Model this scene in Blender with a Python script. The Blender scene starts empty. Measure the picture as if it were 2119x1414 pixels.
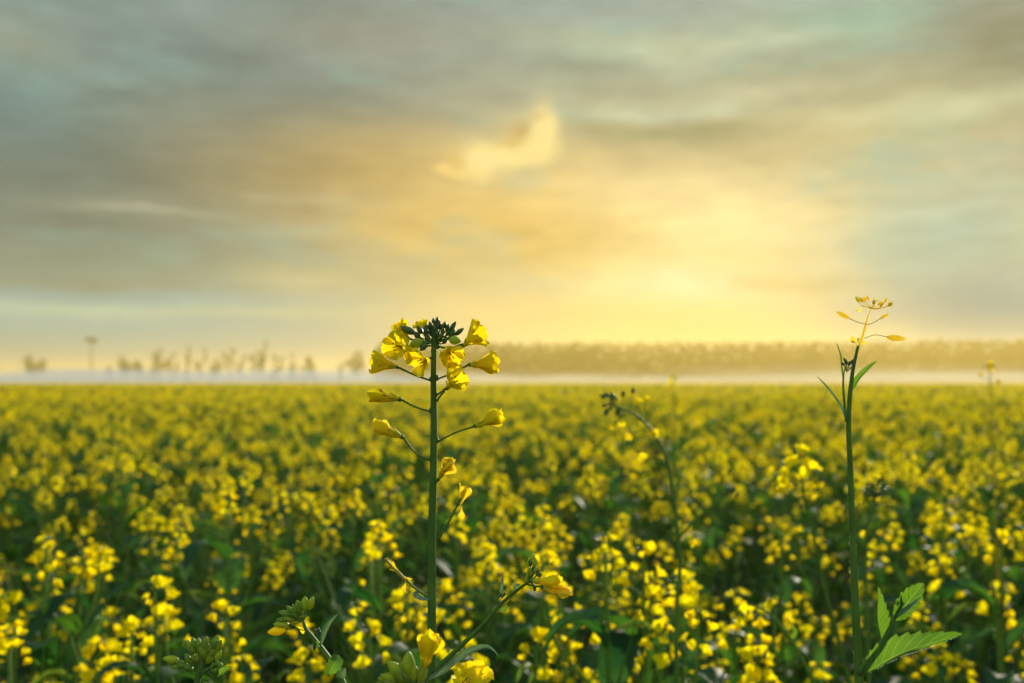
import bpy, math, random
import numpy as np
from math import sin, cos, pi, radians

sc = bpy.context.scene
# ------------------------------------------------------------------ camera
CAM = np.array([0.0, 0.0, 1.20])
FPX = 2060.0                       # focal length in photo pixels (photo is 2119 wide)
PITCH = math.atan((789.5 - 707.0) / FPX)
cd = bpy.data.cameras.new('camera')
cam = bpy.data.objects.new('camera', cd)
sc.collection.objects.link(cam)
cam.location = CAM
cam.rotation_euler = (pi / 2 + PITCH, 0, 0)
cd.sensor_width = 36.0
cd.lens = 36.0 * FPX / 2119.0
cd.clip_start = 0.02
cd.clip_end = 5000
cd.dof.use_dof = True
cd.dof.focus_distance = 0.463
cd.dof.aperture_fstop = 9.0
sc.camera = cam
sc.view_settings.view_transform = 'Standard'
sc.view_settings.look = 'None'
sc.view_settings.exposure = 0.65
sc.view_settings.gamma = 1.0
sc.cycles.use_denoising = True
sc.cycles.max_bounces = 7
sc.cycles.diffuse_bounces = 3
sc.cycles.glossy_bounces = 2
sc.cycles.transmission_bounces = 4
sc.cycles.volume_bounces = 1
sc.cycles.sample_clamp_indirect = 4.0
sc.cycles.caustics_reflective = False
sc.cycles.caustics_refractive = False

# ------------------------------------------------------------------ sky and sun
SUN_AZ, SUN_EL, SUN_STR = radians(20.0), radians(10.0), 5.0

def lin(c):
    return tuple((x / 12.92 if x <= 0.04045 else ((x + 0.055) / 1.055) ** 2.4) for x in [v / 255.0 for v in c])

def make_world():
    w = bpy.data.worlds.new('World'); sc.world = w; w.use_nodes = True
    nt = w.node_tree; N = nt.nodes; L = nt.links; N.clear()
    out = N.new('ShaderNodeOutputWorld')
    tc = N.new('ShaderNodeTexCoord')
    nrm = N.new('ShaderNodeVectorMath'); nrm.operation = 'NORMALIZE'; L.new(tc.outputs['Generated'], nrm.inputs[0])
    sep = N.new('ShaderNodeSeparateXYZ'); L.new(nrm.outputs[0], sep.inputs[0])
    def M(op, a, b=None, c=None):
        n = N.new('ShaderNodeMath'); n.operation = op
        for i, x in enumerate((a, b, c)):
            if x is None: continue
            if isinstance(x, (int, float)): n.inputs[i].default_value = x
            else: L.new(x, n.inputs[i])
        return n.outputs[0]
    az = M('MULTIPLY', M('ARCTAN2', sep.outputs[0], sep.outputs[1]), 180 / pi)
    el = M('MULTIPLY', M('ARCSINE', sep.outputs[2]), 180 / pi)
    comb = N.new('ShaderNodeCombineXYZ'); L.new(az, comb.inputs[0]); L.new(el, comb.inputs[1])
    def noise(scale, detail, rough=0.55, mul=(1, 1, 1), off=0.0):
        mp = N.new('ShaderNodeMapping'); mp.inputs['Scale'].default_value = mul; mp.inputs['Location'].default_value = (off, off * .7, 0)
        L.new(comb.outputs[0], mp.inputs[0])
        t = N.new('ShaderNodeTexNoise'); t.inputs['Scale'].default_value = scale
        t.inputs['Detail'].default_value = detail; t.inputs['Roughness'].default_value = rough
        L.new(mp.outputs[0], t.inputs[0]); return t
    n1 = noise(0.16, 4.0, .6, (.55, 1, 1), 3.1)
    # warp the coordinates so cloud masses get uneven wind-drawn edges
    vs = N.new('ShaderNodeVectorMath'); vs.operation = 'SUBTRACT'; L.new(n1.outputs['Color'], vs.inputs[0]); vs.inputs[1].default_value = (.5, .5, .5)
    vm = N.new('ShaderNodeVectorMath'); vm.operation = 'MULTIPLY'; L.new(vs.outputs[0], vm.inputs[0]); vm.inputs[1].default_value = (7.0, 2.6, 0)
    va = N.new('ShaderNodeVectorMath'); va.operation = 'ADD'; L.new(comb.outputs[0], va.inputs[0]); L.new(vm.outputs[0], va.inputs[1])
    UV = va.outputs[0]
    ns = noise(1.1, 4.0, .6, (.8, 1, 1), 8.0)
    vs2 = N.new('ShaderNodeVectorMath'); vs2.operation = 'SUBTRACT'; L.new(ns.outputs['Color'], vs2.inputs[0]); vs2.inputs[1].default_value = (.5, .5, .5)
    vm2 = N.new('ShaderNodeVectorMath'); vm2.operation = 'MULTIPLY'; L.new(vs2.outputs[0], vm2.inputs[0]); vm2.inputs[1].default_value = (.9, .7, 0)
    va2 = N.new('ShaderNodeVectorMath'); va2.operation = 'ADD'; L.new(comb.outputs[0], va2.inputs[0]); L.new(vm2.outputs[0], va2.inputs[1])
    UVs = va2.outputs[0]
    # gradient from horizon to zenith
    ramp = N.new('ShaderNodeValToRGB')
    L.new(M('DIVIDE', el, 90.0), ramp.inputs[0])
    els = ramp.color_ramp.elements
    stops = [(0.0, (124, 146, 166)), (0.02, (142, 164, 170)), (0.045, (156, 178, 170)), (0.085, (146, 160, 144)), (0.13, (138, 150, 134)), (0.2, (138, 158, 152)), (0.3, (148, 172, 168)), (1.0, (178, 188, 185))]
    while len(els) < len(stops): els.new(0.5)
    for e, (p, c) in zip(els, stops):
        e.position = p; e.color = (*lin(c), 1)
    # the clear air above the cloud sheet
    sky = N.new('ShaderNodeTexSky'); sky.sky_type = 'NISHITA'; sky.sun_disc = False
    sky.sun_elevation = SUN_EL; sky.sun_rotation = SUN_AZ; sky.air_density = 1.2; sky.dust_density = 2.5
    sm = N.new('ShaderNodeVectorMath'); sm.operation = 'SCALE'; sm.inputs['Scale'].default_value = 0.07; L.new(sky.outputs[0], sm.inputs[0])
    mix0 = N.new('ShaderNodeMix'); mix0.data_type = 'RGBA'; mix0.inputs[0].default_value = 0.93
    L.new(sm.outputs[0], mix0.inputs[6]); L.new(ramp.outputs[0], mix0.inputs[7])
    cur = mix0.outputs[2]
    def blob(px, py, rx, ry, c, s, src=None):
        nonlocal cur
        u0 = math.degrees(math.atan((px - 1060) / FPX)); v0 = math.degrees(math.atan((789.5 - py) / FPX * cos(radians(u0))))
        ru = rx / FPX * 57.3 * cos(radians(u0)) ** 2; rv = ry / FPX * 57.3
        a = N.new('ShaderNodeVectorMath'); a.operation = 'SUBTRACT'; L.new(src or UV, a.inputs[0]); a.inputs[1].default_value = (u0, v0, 0)
        b = N.new('ShaderNodeVectorMath'); b.operation = 'MULTIPLY'; L.new(a.outputs[0], b.inputs[0]); b.inputs[1].default_value = (1 / ru, 1 / rv, 0)
        d = N.new('ShaderNodeVectorMath'); d.operation = 'DOT_PRODUCT'; L.new(b.outputs[0], d.inputs[0]); L.new(b.outputs[0], d.inputs[1])
        e = M('MULTIPLY', M('EXPONENT', M('MULTIPLY', d.outputs['Value'], -1.0)), s)
        m = N.new('ShaderNodeMix'); m.data_type = 'RGBA'; L.new(e, m.inputs[0]); L.new(cur, m.inputs[6]); m.inputs[7].default_value = (*lin(c), 1)
        cur = m.outputs[2]
    for b in SKY_BLOBS: blob(*b)
    # streaks of brighter and darker cloud all over the sheet
    n2 = noise(0.22, 5.0, .55, (.32, 1.25, 1), 11.0)
    n3 = noise(0.9, 4.0, .5, (.4, 1.2, 1), 21.0)
    f = M('ADD', M('MULTIPLY', M('SUBTRACT', n2.outputs[0], .5), .85), M('MULTIPLY', M('SUBTRACT', n3.outputs[0], .5), .42))
    # streaks fade out low over the horizon
    fade = N.new('ShaderNodeMapRange'); L.new(el, fade.inputs[0]); fade.inputs[1].default_value = 2.0; fade.inputs[2].default_value = 9.0
    f = M('ADD', M('MULTIPLY', f, fade.outputs[0]), 1.0)
    s2 = N.new('ShaderNodeVectorMath'); s2.operation = 'SCALE'; L.new(cur, s2.inputs[0]); L.new(f, s2.inputs['Scale'])
    cur = s2.outputs[0]
    # thin gaps where the teal sky shows through
    n4 = noise(0.17, 5.0, .6, (.45, 1.3, 1), 33.0)
    g4 = N.new('ShaderNodeMapRange'); L.new(n4.outputs[0], g4.inputs[0]); g4.inputs[1].default_value = .54; g4.inputs[2].default_value = .72; g4.inputs[4].default_value = .6
    m4 = N.new('ShaderNodeMix'); m4.data_type = 'RGBA'; L.new(M('MULTIPLY', g4.outputs[0], fade.outputs[0]), m4.inputs[0]); L.new(cur, m4.inputs[6]); m4.inputs[7].default_value = (*lin((148, 188, 174)), 1)
    cur = m4.outputs[2]
    for b in SKY_PUFF: blob(*b, src=UVs)
    # unseen sky behind the camera is brightened to add fill light
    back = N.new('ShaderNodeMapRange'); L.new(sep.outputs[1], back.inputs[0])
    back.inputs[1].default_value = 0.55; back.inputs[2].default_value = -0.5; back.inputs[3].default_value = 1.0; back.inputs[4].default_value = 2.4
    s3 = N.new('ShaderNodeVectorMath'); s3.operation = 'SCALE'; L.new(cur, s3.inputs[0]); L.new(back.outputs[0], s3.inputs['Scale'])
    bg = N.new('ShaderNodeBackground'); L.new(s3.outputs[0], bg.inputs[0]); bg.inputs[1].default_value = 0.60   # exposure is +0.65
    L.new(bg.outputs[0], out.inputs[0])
    w.cycles.sampling_method = 'MANUAL'; w.cycles.sample_map_resolution = 512

SKY_BLOBS = [
    (250, 350, 620, 210, (104, 120, 114), .88), (0, 210, 260, 90, (104, 136, 136), .7), (60, 60, 130, 45, (166, 168, 142), .7),
    (350, 90, 350, 70, (122, 146, 144), .6), (760, 60, 300, 60, (158, 158, 138), .6), (750, 360, 320, 110, (180, 158, 106), .75),
    (330, 430, 220, 18, (158, 162, 140), .55), (620, 480, 160, 16, (176, 172, 140), .5), (250, 560, 460, 45, (128, 142, 122), .7),
    (250, 650, 620, 50, (142, 178, 180), .85), (620, 580, 180, 30, (200, 198, 156), .5),
    (1130, 470, 430, 190, (240, 200, 108), .85), (1500, 440, 430, 210, (246, 222, 160), .85),
    (1380, 610, 380, 120, (255, 226, 140), .95), (1400, 595, 210, 50, (255, 246, 190), .95), (1450, 480, 220, 60, (255, 236, 168), .85),
    (1060, 480, 230, 55, (238, 198, 106), .6), (1680, 585, 190, 20, (214, 186, 118), .75), (1750, 300, 360, 80, (200, 188, 138), .7),
    (1960, 500, 220, 130, (160, 190, 176), .9), (2060, 650, 330, 80, (84, 132, 156), .92), (1440, 90, 260, 45, (194, 204, 172), .8),
    (1250, 100, 140, 40, (150, 180, 156), .4), (1760, 40, 170, 60, (140, 184, 160), .75), (2090, 80, 200, 110, (142, 142, 110), .75),
    (1350, 220, 260, 28, (192, 202, 166), .7), (1350, 268, 260, 28, (164, 166, 124), .5), (1850, 180, 220, 45, (165, 168, 130), .5),
    (1900, 240, 200, 40, (194, 198, 158), .5), (1150, 160, 220, 30, (160, 166, 140), .5), (1060, 660, 300, 50, (240, 212, 140), .6),
    (1400, 690, 330, 40, (250, 218, 138), .6),
    (1560, 150, 330, 18, (160, 166, 132), .6), (1500, 85, 230, 22, (204, 210, 176), .6), (1380, 222, 230, 14, (204, 210, 178), .7), (1420, 262, 200, 18, (164, 166, 122), .55),
    (1980, 215, 170, 20, (206, 208, 166), .6), (1960, 270, 170, 16, (172, 176, 132), .5), (1180, 70, 160, 20, (172, 178, 150), .6), (1240, 130, 150, 14, (140, 152, 132), .5),
    (120, 640, 260, 14, (196, 212, 180), .6), (200, 590, 330, 12, (142, 146, 120), .6), (560, 655, 260, 12, (206, 206, 158), .5), (300, 432, 160, 8, (172, 174, 150), .6), (640, 415, 150, 9, (184, 178, 140), .5)]
SKY_PUFF = [
    (990, 325, 66, 30, (236, 204, 130), 0.9), (1090, 288, 62, 42, (236, 204, 130), 0.8), (1040, 315, 60, 26, (240, 210, 134), 0.8),
    (1128, 268, 26, 45.9, (255, 232, 156), 1.45), (1108, 304, 39, 22.95, (255, 232, 154), 1.35), (1072, 318, 44.2, 17.55, (255, 230, 150), 1.35), (1030, 326, 52, 20.25, (255, 232, 154), 1.45),
    (990, 334, 28.6, 32.4, (255, 232, 156), 1.45), (958, 355, 36, 10, (252, 220, 136), 1), (918, 346, 20.8, 10.8, (250, 214, 130), 1.3), (1078, 270, 18.7, 18.7, (196, 166, 96), 0.72), (1060, 294, 23.8, 10.2, (212, 178, 98), 0.64),
    (1112, 236, 18.7, 8.5, (220, 192, 116), 0.64), (942, 325, 15.3, 15.3, (222, 192, 110), 0.64)]
make_world()
sl = bpy.data.lights.new('sun', 'SUN'); sun = bpy.data.objects.new('sun', sl); sc.collection.objects.link(sun)
sl.energy = SUN_STR; sl.angle = radians(1.0); sl.color = (1.0, 0.91, 0.68)
sun.rotation_euler = (pi / 2 - SUN_EL, 0, pi - SUN_AZ)   # light travels from the glow towards the camera
# lamp -Z must point away from the sun: check direction = -(sin az cos el, cos az cos el, sin el)
from mathutils import Vector
sd = Vector((-sin(SUN_AZ) * cos(SUN_EL), -cos(SUN_AZ) * cos(SUN_EL), -sin(SUN_EL)))
sun.rotation_euler = sd.to_track_quat('-Z', 'Y').to_euler()

# ------------------------------------------------------------------ helpers
def nz(v):
    v = np.asarray(v, float); return v / (np.linalg.norm(v) + 1e-12)

def W(px, py, Y):
    """world point seen at photo pixel px,py at the given distance along +Y"""
    x = (px - 1059.5) / FPX; z = (707.0 - py) / FPX
    d = np.array([x, cos(PITCH) - z * sin(PITCH), sin(PITCH) + z * cos(PITCH)])
    return CAM + d * (Y / d[1])

def WL(pts, Y):
    return [W(p[0], p[1], Y + (p[2] if len(p) > 2 else 0)) for p in pts]

class MB:
    def __init__(s): s.v = []; s.f = []; s.m = []; s.uv = []
    def add(s, verts, faces, mat=0, uvs=None):
        o = len(s.v); s.v.extend([tuple(x) for x in verts])
        s.uv.extend(uvs if uvs is not None else [(0.0, 0.0)] * len(verts))
        s.f.extend([tuple(i + o for i in f) for f in faces]); s.m.extend([mat] * len(faces))
    def merge(s, o, mat=None):
        b = len(s.v); s.v.extend(o.v); s.uv.extend(o.uv)
        s.f.extend([tuple(i + b for i in f) for f in o.f]); s.m.extend(o.m if mat is None else [mat] * len(o.f))
    def mesh(s, name, mats, base=(0, 0, 0)):
        me = bpy.data.meshes.new(name)
        v = np.array(s.v, float) - np.array(base, float)
        me.from_pydata(v.tolist(), [], s.f)
        for m in mats: me.materials.append(m)
        me.polygons.foreach_set('material_index', s.m)
        me.polygons.foreach_set('use_smooth', [True] * len(s.f))
        uvl = me.uv_layers.new(name='UVMap')
        li = np.empty(len(me.loops), dtype=np.int32); me.loops.foreach_get('vertex_index', li)
        uvl.data.foreach_set('uv', np.array(s.uv, dtype=np.float32)[li].ravel())
        me.update(); return me

def spline(pts, n):
    """Catmull-Rom through the points, n samples"""
    P = np.array(pts, float)
    if len(P) == 2:
        return np.array([P[0] + (P[1] - P[0]) * t for t in np.linspace(0, 1, n)])
    h = np.maximum(np.linalg.norm(np.diff(P, axis=0), axis=1), 1e-9); d = np.diff(P, axis=0) / h[:, None]
    m = np.empty_like(P); m[0] = d[0]; m[-1] = d[-1]
    for i in range(1, len(P) - 1): m[i] = (d[i - 1] * h[i] + d[i] * h[i - 1]) / (h[i] + h[i - 1])
    out = []
    for t in np.linspace(0, len(P) - 1 - 1e-9, n):
        i = int(t); u = t - i; u2 = u * u; u3 = u2 * u
        out.append((2 * u3 - 3 * u2 + 1) * P[i] + (u3 - 2 * u2 + u) * m[i] * h[i] + (-2 * u3 + 3 * u2) * P[i + 1] + (u3 - u2) * m[i + 1] * h[i])
    return np.array(out)

def tube(mb, pts, r, seg=8, n=None, mat=0, cap=True, ridge=0.0):
    n = n or max(2, (len(pts) - 1) * 5 + 1)
    C = spline(pts, n)
    R = np.interp(np.linspace(0, 1, n), np.linspace(0, 1, len(r)), r) if hasattr(r, '__len__') else np.full(n, r)
    T = np.gradient(C, axis=0); up = np.array([0.0, -1.0, 0.0])
    vs = []
    for i in range(n):
        t = nz(T[i]); a = np.cross(t, up)
        if np.linalg.norm(a) < .1: a = np.cross(t, [1, 0, 0])
        a = nz(a); b = np.cross(t, a); up = -np.cross(t, a) if False else up
        for k in range(seg):
            th = 2 * pi * k / seg; rr = R[i] * (1 + ridge * cos(th * 5))
            vs.append(C[i] + rr * (cos(th) * a + sin(th) * b))
    fs = [(i * seg + k, i * seg + (k + 1) % seg, (i + 1) * seg + (k + 1) % seg, (i + 1) * seg + k) for i in range(n - 1) for k in range(seg)]
    if cap:
        fs.append(tuple(range(seg))[::-1]); fs.append(tuple((n - 1) * seg + k for k in range(seg)))
    uv = [(i / (n - 1), k / seg) for i in range(n) for k in range(seg)]
    mb.add(vs, fs, mat, uv); return C

def frame(a):
    a = nz(a); h = np.array([0, 0, 1.0]) if abs(a[2]) < .9 else np.array([1.0, 0, 0])
    e1 = nz(np.cross(h, a)); return a, e1, np.cross(a, e1)

def bud(mb, base, axis, L, r, seg=8, rings=7, mat=0, lobes=.10, roll=0.0, tip=0.0, bend=0.0):
    a, e1, e2 = frame(axis); base = np.asarray(base, float); vs = []
    for i in range(rings):
        u = i / (rings - 1); rad = r * (sin(pi * (0.06 + 0.90 * u ** .9)) ** .75) * (1 - tip * u)
        for k in range(seg):
            th = 2 * pi * k / seg + roll
            rr = rad * (1 + lobes * cos(4 * th))
            vs.append(base + a * L * u + rr * (cos(th) * e1 + sin(th) * e2) + e1 * bend * L * u * u)
    fs = [(i * seg + k, i * seg + (k + 1) % seg, (i + 1) * seg + (k + 1) % seg, (i + 1) * seg + k) for i in range(rings - 1) for k in range(seg)]
    fs.append(tuple(range(seg))[::-1]); fs.append(tuple((rings - 1) * seg + k for k in range(seg)))
    mb.add(vs, fs, mat, [(i / (rings - 1), k / seg) for i in range(rings) for k in range(seg)])

def petal(mb, base, axis, phi, L, Wd, a0, a1, cup=.35, ruffle=.05, nu=9, nv=7, mat=0, rng=random, curlp=1.4, claw=.30, twist=0.0, notch=.05):
    a, e1, e2 = frame(axis); rad = cos(phi) * e1 + sin(phi) * e2; tan = -sin(phi) * e1 + cos(phi) * e2
    ph = rng.uniform(0, 6.28); p = np.asarray(base, float) + rad * .04 * L; vs = []; uv = []
    ds = L / (nu - 1)
    for i in range(nu):
        u = i / (nu - 1); ang = a0 + (a1 - a0) * u ** curlp
        d = cos(ang) * a + sin(ang) * rad; n = sin(ang) * a - cos(ang) * rad
        if i: p = p + d * ds
        if u < claw: w = .10 + .10 * (u / claw) ** 2
        else:
            q = (u - claw) / (1 - claw); w = .20 + .80 * sin(min(1, q / .62) * pi / 2) ** 1.3 if q < .62 else math.sqrt(max(0.0, 1 - ((q - .62) / .42) ** 2))
        w *= Wd / 2; tw = twist * u
        tt = cos(tw) * tan + sin(tw) * n; nn = cos(tw) * n - sin(tw) * tan
        for j in range(nv):
            v = -1 + 2 * j / (nv - 1)
            off = cup * v * v * w + ruffle * Wd * u * u * (sin(v * 4.2 + ph) + .6 * sin(v * 9 + ph * 2)) * (.4 + abs(v))
            lenx = -notch * L * (1 - abs(v)) * u ** 6 - .12 * L * abs(v) ** 3 * u ** 5
            vs.append(p + tt * v * w + nn * off + d * lenx); uv.append((u, v * .5 + .5))
    fs = [(i * nv + j, i * nv + j + 1, (i + 1) * nv + j + 1, (i + 1) * nv + j) for i in range(nu - 1) for j in range(nv - 1)]
    mb.add(vs, fs, mat, uv)

def leaf(mb, pts, width, face, fold=.35, teeth=0, tooth=.12, n=20, nv=7, mat=0, wave=.06, asym=(1, 1), peak=.4, rng=random, endw=0.0):
    """face: the direction the upper side of the blade looks to"""
    C = spline(pts, n); T = np.gradient(C, axis=0); vs = []; uv = []; ph = rng.uniform(0, 6)
    Ltot = np.linalg.norm(np.diff(C, axis=0), axis=1).sum()
    for i in range(n):
        u = i / (n - 1); t = nz(T[i]); s = nz(np.cross(t, face)); nn = np.cross(s, t)
        e = math.log(.5) / math.log(peak)
        w = width / 2 * max(endw * u, sin(pi * min(1, max(0, u)) ** e) ** .8 if 0 < u < 1 else 0.0) + 1e-5
        for j in range(nv):
            v = -1 + 2 * j / (nv - 1); k = 1.0
            if teeth and abs(v) > .99:
                q = (u * teeth + (0 if v > 0 else .37)) % 1; k = 1 + tooth * (q * 1.6 - .6)
            ww = w * k * (asym[0] if v < 0 else asym[1])
            off = abs(v) * ww * sin(fold) + wave * width * v * sin(u * 9 + ph + v) * abs(v)
            vs.append(C[i] + s * v * ww * cos(fold) + nn * off + (t * .02 * Ltot * (k - 1) * 3 if teeth and abs(v) > .99 else 0)); uv.append((u, v * .5 + .5))
    fs = [(i * nv + j, i * nv + j + 1, (i + 1) * nv + j + 1, (i + 1) * nv + j) for i in range(n - 1) for j in range(nv - 1)]
    mb.add(vs, fs, mat, uv)

# ------------------------------------------------------------------ materials
def new_mat(name):
    m = bpy.data.materials.new(name); m.use_nodes = True; nt = m.node_tree; nt.nodes.clear()
    return m, nt, nt.nodes, nt.links

def plant_mat(name, c1, c2, tc1, tc2, trans, rough=.55, scale=220, spec=.35, veins=0, vein_c=None, objvar=.25, bump=.0):
    """c1/c2: the two tones of the surface, tc1/tc2: tones of the light that shines through"""
    m, nt, N, L = new_mat(name)
    out = N.new('ShaderNodeOutputMaterial'); p = N.new('ShaderNodeBsdfPrincipled'); t = N.new('ShaderNodeBsdfTranslucent')
    tc = N.new('ShaderNodeTexCoord'); no = N.new('ShaderNodeTexNoise'); no.inputs['Scale'].default_value = scale; no.inputs['Detail'].default_value = 3
    L.new(tc.outputs['Object'], no.inputs[0])
    oi = N.new('ShaderNodeObjectInfo')
    add = N.new('ShaderNodeMath'); add.operation = 'MULTIPLY_ADD'; L.new(oi.outputs['Random'], add.inputs[0]); add.inputs[1].default_value = objvar * 2; add.inputs[2].default_value = -objvar
    mr = N.new('ShaderNodeMapRange'); L.new(no.outputs[0], mr.inputs[0]); mr.inputs[1].default_value = .3; mr.inputs[2].default_value = .7
    s = N.new('ShaderNodeMath'); s.operation = 'ADD'; s.use_clamp = True; L.new(mr.outputs[0], s.inputs[0]); L.new(add.outputs[0], s.inputs[1])
    def mx(a, b, f):
        n = N.new('ShaderNodeMix'); n.data_type = 'RGBA'
        L.new(f, n.inputs[0])
        for i, x in ((6, a), (7, b)):
            if isinstance(x, tuple): n.inputs[i].default_value = (*x, 1)
            else: L.new(x, n.inputs[i])
        return n.outputs[2]
    col = mx(c1, c2, s.outputs[0]); tcol = mx(tc1, tc2, s.outputs[0])
    if veins:
        uv = N.new('ShaderNodeUVMap'); sp = N.new('ShaderNodeSeparateXYZ'); L.new(uv.outputs[0], sp.inputs[0])
        def M(op, a, b=None):
            n = N.new('ShaderNodeMath'); n.operation = op
            for i, x in enumerate((a, b)):
                if x is None: continue
                if isinstance(x, (int, float)): n.inputs[i].default_value = x
                else: L.new(x, n.inputs[i])
            return n.outputs[0]
        av = M('ABSOLUTE', M('SUBTRACT', sp.outputs[1], .5))
        q = M('ADD', M('SUBTRACT', M('MULTIPLY', sp.outputs[0], float(veins)), M('MULTIPLY', av, veins * .42)), M('MULTIPLY', no.outputs[0], .35))
        fr = M('ABSOLUTE', M('SUBTRACT', M('FRACT', q), .5))
        side = M('LESS_THAN', fr, .045); mid = M('LESS_THAN', av, .022)
        f = M('MAXIMUM', side, mid)
        f = M('MULTIPLY', f, .75)
        col = mx(col, vein_c, f); tcol = mx(tcol, vein_c, f)
    L.new(col, p.inputs['Base Color']); L.new(tcol, t.inputs[0])
    p.inputs['Roughness'].default_value = rough; p.inputs['Specular IOR Level'].default_value = spec
    if bump:
        b = N.new('ShaderNodeBump'); b.inputs['Strength'].default_value = bump; b.inputs['Distance'].default_value = .0006
        L.new(no.outputs[0], b.inputs['Height']); L.new(b.outputs[0], p.inputs['Normal'])
    ms = N.new('ShaderNodeMixShader'); ms.inputs[0].default_value = trans
    L.new(p.outputs[0], ms.inputs[1]); L.new(t.outputs[0], ms.inputs[2]); L.new(ms.outputs[0], out.inputs[0])
    return m

PETAL = plant_mat('petal_yellow', (.86, .64, .006), (.76, .66, .008), (.94, .68, .004), (.84, .72, .008), .52, .6, 160, .12, veins=14, vein_c=(.74, .54, .01))
PETALD = plant_mat('petal_wilted', (.84, .56, .012), (.84, .64, .02), (.92, .62, .01), (.9, .68, .02), .45, .6, 400, .2)
PETALF = plant_mat('petal_field', (.90, .68, .003), (.78, .66, .004), (.98, .74, .002), (.88, .76, .003), .58, .7, 30, .04, objvar=.5)
STEM = plant_mat('stem_green', (.055, .11, .02), (.10, .185, .032), (.24, .40, .03), (.24, .40, .03), .2, .6, 90, .18, bump=.3)
STEMY = plant_mat('stem_yellow', (.36, .28, .03), (.26, .26, .035), (.6, .42, .03), (.6, .42, .03), .3, .5, 90, .3)
BUD = plant_mat('bud_green', (.045, .088, .032), (.08, .13, .042), (.14, .24, .03), (.14, .24, .03), .18, .5, 300, .4, bump=.4)
BUDL = plant_mat('bud_lime', (.20, .28, .025), (.32, .38, .03), (.44, .54, .02), (.58, .60, .02), .42, .5, 260, .3, bump=.3)
LEAF = plant_mat('leaf_green', (.035, .10, .018), (.065, .15, .025), (.09, .21, .008), (.17, .32, .012), .48, .5, 70, .3, veins=9, vein_c=(.21, .33, .04), bump=.9)
LEAFB = plant_mat('leaf_frosted', (.07, .14, .09), (.15, .22, .15), (.12, .22, .06), (.16, .26, .06), .25, .7, 260, .15, bump=.8)
LEAFF = plant_mat('leaf_field', (.012, .050, .026), (.028, .085, .03), (.03, .15, .02), (.12, .30, .02), .33, .65, 18, .15, objvar=.4)
STEMF = plant_mat('stem_field', (.08, .16, .025), (.15, .23, .035), (.22, .36, .03), (.30, .42, .03), .3, .7, 30, .1)
SEPAL = plant_mat('sepal', (.55, .50, .02), (.42, .44, .025), (.7, .6, .02), (.6, .6, .03), .45, .6, 200, .2)
BUDM = plant_mat('bud_mid_green', (.11, .20, .03), (.18, .27, .035), (.36, .50, .03), (.44, .54, .03), .38, .5, 280, .3, bump=.4)  # lighter bud green, sunlight on the low shoots put into the colour
GOLD = plant_mat('glare_gold', (.74, .54, .06), (.66, .46, .06), (1.0, .80, .14), (.95, .74, .12), .75, .6, 200, .2)  # burnt-out backlight on the stem top painted in as gold
STRAW = plant_mat('leaf_dry', (.26, .22, .09), (.34, .29, .14), (.5, .38, .15), (.5, .4, .18), .3, .75, 80, .1)
ANTHER = plant_mat('anther', (.55, .26, .02), (.7, .38, .03), (.6, .3, .02), (.6, .3, .02), .1, .6, 400, .2)
def dew_mat():
    m, nt, N, L = new_mat('dew')
    out = N.new('ShaderNodeOutputMaterial'); p = N.new('ShaderNodeBsdfPrincipled')
    p.inputs['Base Color'].default_value = (.5, .55, .45, 1); p.inputs['Roughness'].default_value = .12; p.inputs['IOR'].default_value = 1.6
    p.inputs['Specular IOR Level'].default_value = 1.0
    L.new(p.outputs[0], out.inputs[0]); return m
DEW = dew_mat()
def simple_mat(name, c1, c2, scale, rough=.9):
    m, nt, N, L = new_mat(name)
    out = N.new('ShaderNodeOutputMaterial'); p = N.new('ShaderNodeBsdfPrincipled'); no = N.new('ShaderNodeTexNoise'); tc = N.new('ShaderNodeTexCoord')
    no.inputs['Scale'].default_value = scale; no.inputs['Detail'].default_value = 6; L.new(tc.outputs['Object'], no.inputs[0])
    r = N.new('ShaderNodeValToRGB'); r.color_ramp.elements[0].color = (*c1, 1); r.color_ramp.elements[1].color = (*c2, 1)
    r.color_ramp.elements[0].position = .35; r.color_ramp.elements[1].position = .65
    L.new(no.outputs[0], r.inputs[0]); L.new(r.outputs[0], p.inputs['Base Color']); p.inputs['Roughness'].default_value = rough
    b = N.new('ShaderNodeBump'); b.inputs['Strength'].default_value = .5; L.new(no.outputs[0], b.inputs['Height']); L.new(b.outputs[0], p.inputs['Normal'])
    L.new(p.outputs[0], out.inputs[0]); return m
SOIL = simple_mat('soil', (.035, .024, .014), (.07, .05, .03), 9)
BARK = simple_mat('bark', (.06, .045, .03), (.10, .08, .055), 6)
CROWN = plant_mat('tree_foliage', (.035, .06, .025), (.06, .085, .03), (.08, .12, .02), (.1, .14, .02), .3, .6, .8, .2)

# ------------------------------------------------------------------ object helpers
def link(o): sc.collection.objects.link(o)
def tagp(o, label, cat, group=None, kind=None):
    if label: o['label'] = label
    if cat: o['category'] = cat
    if group: o['group'] = group
    if kind: o['kind'] = kind
def thing(name, base, label, cat, group=None):
    o = bpy.data.objects.new(name, None); o.empty_display_size = .05; link(o); o.location = base
    tagp(o, label, cat, group); return o
def part(name, mb, mats, parent, base, label=None):
    o = bpy.data.objects.new(name, mb.mesh(name, mats, base)); link(o); o.parent = parent
    if label: o['label'] = label
    return o

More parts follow.
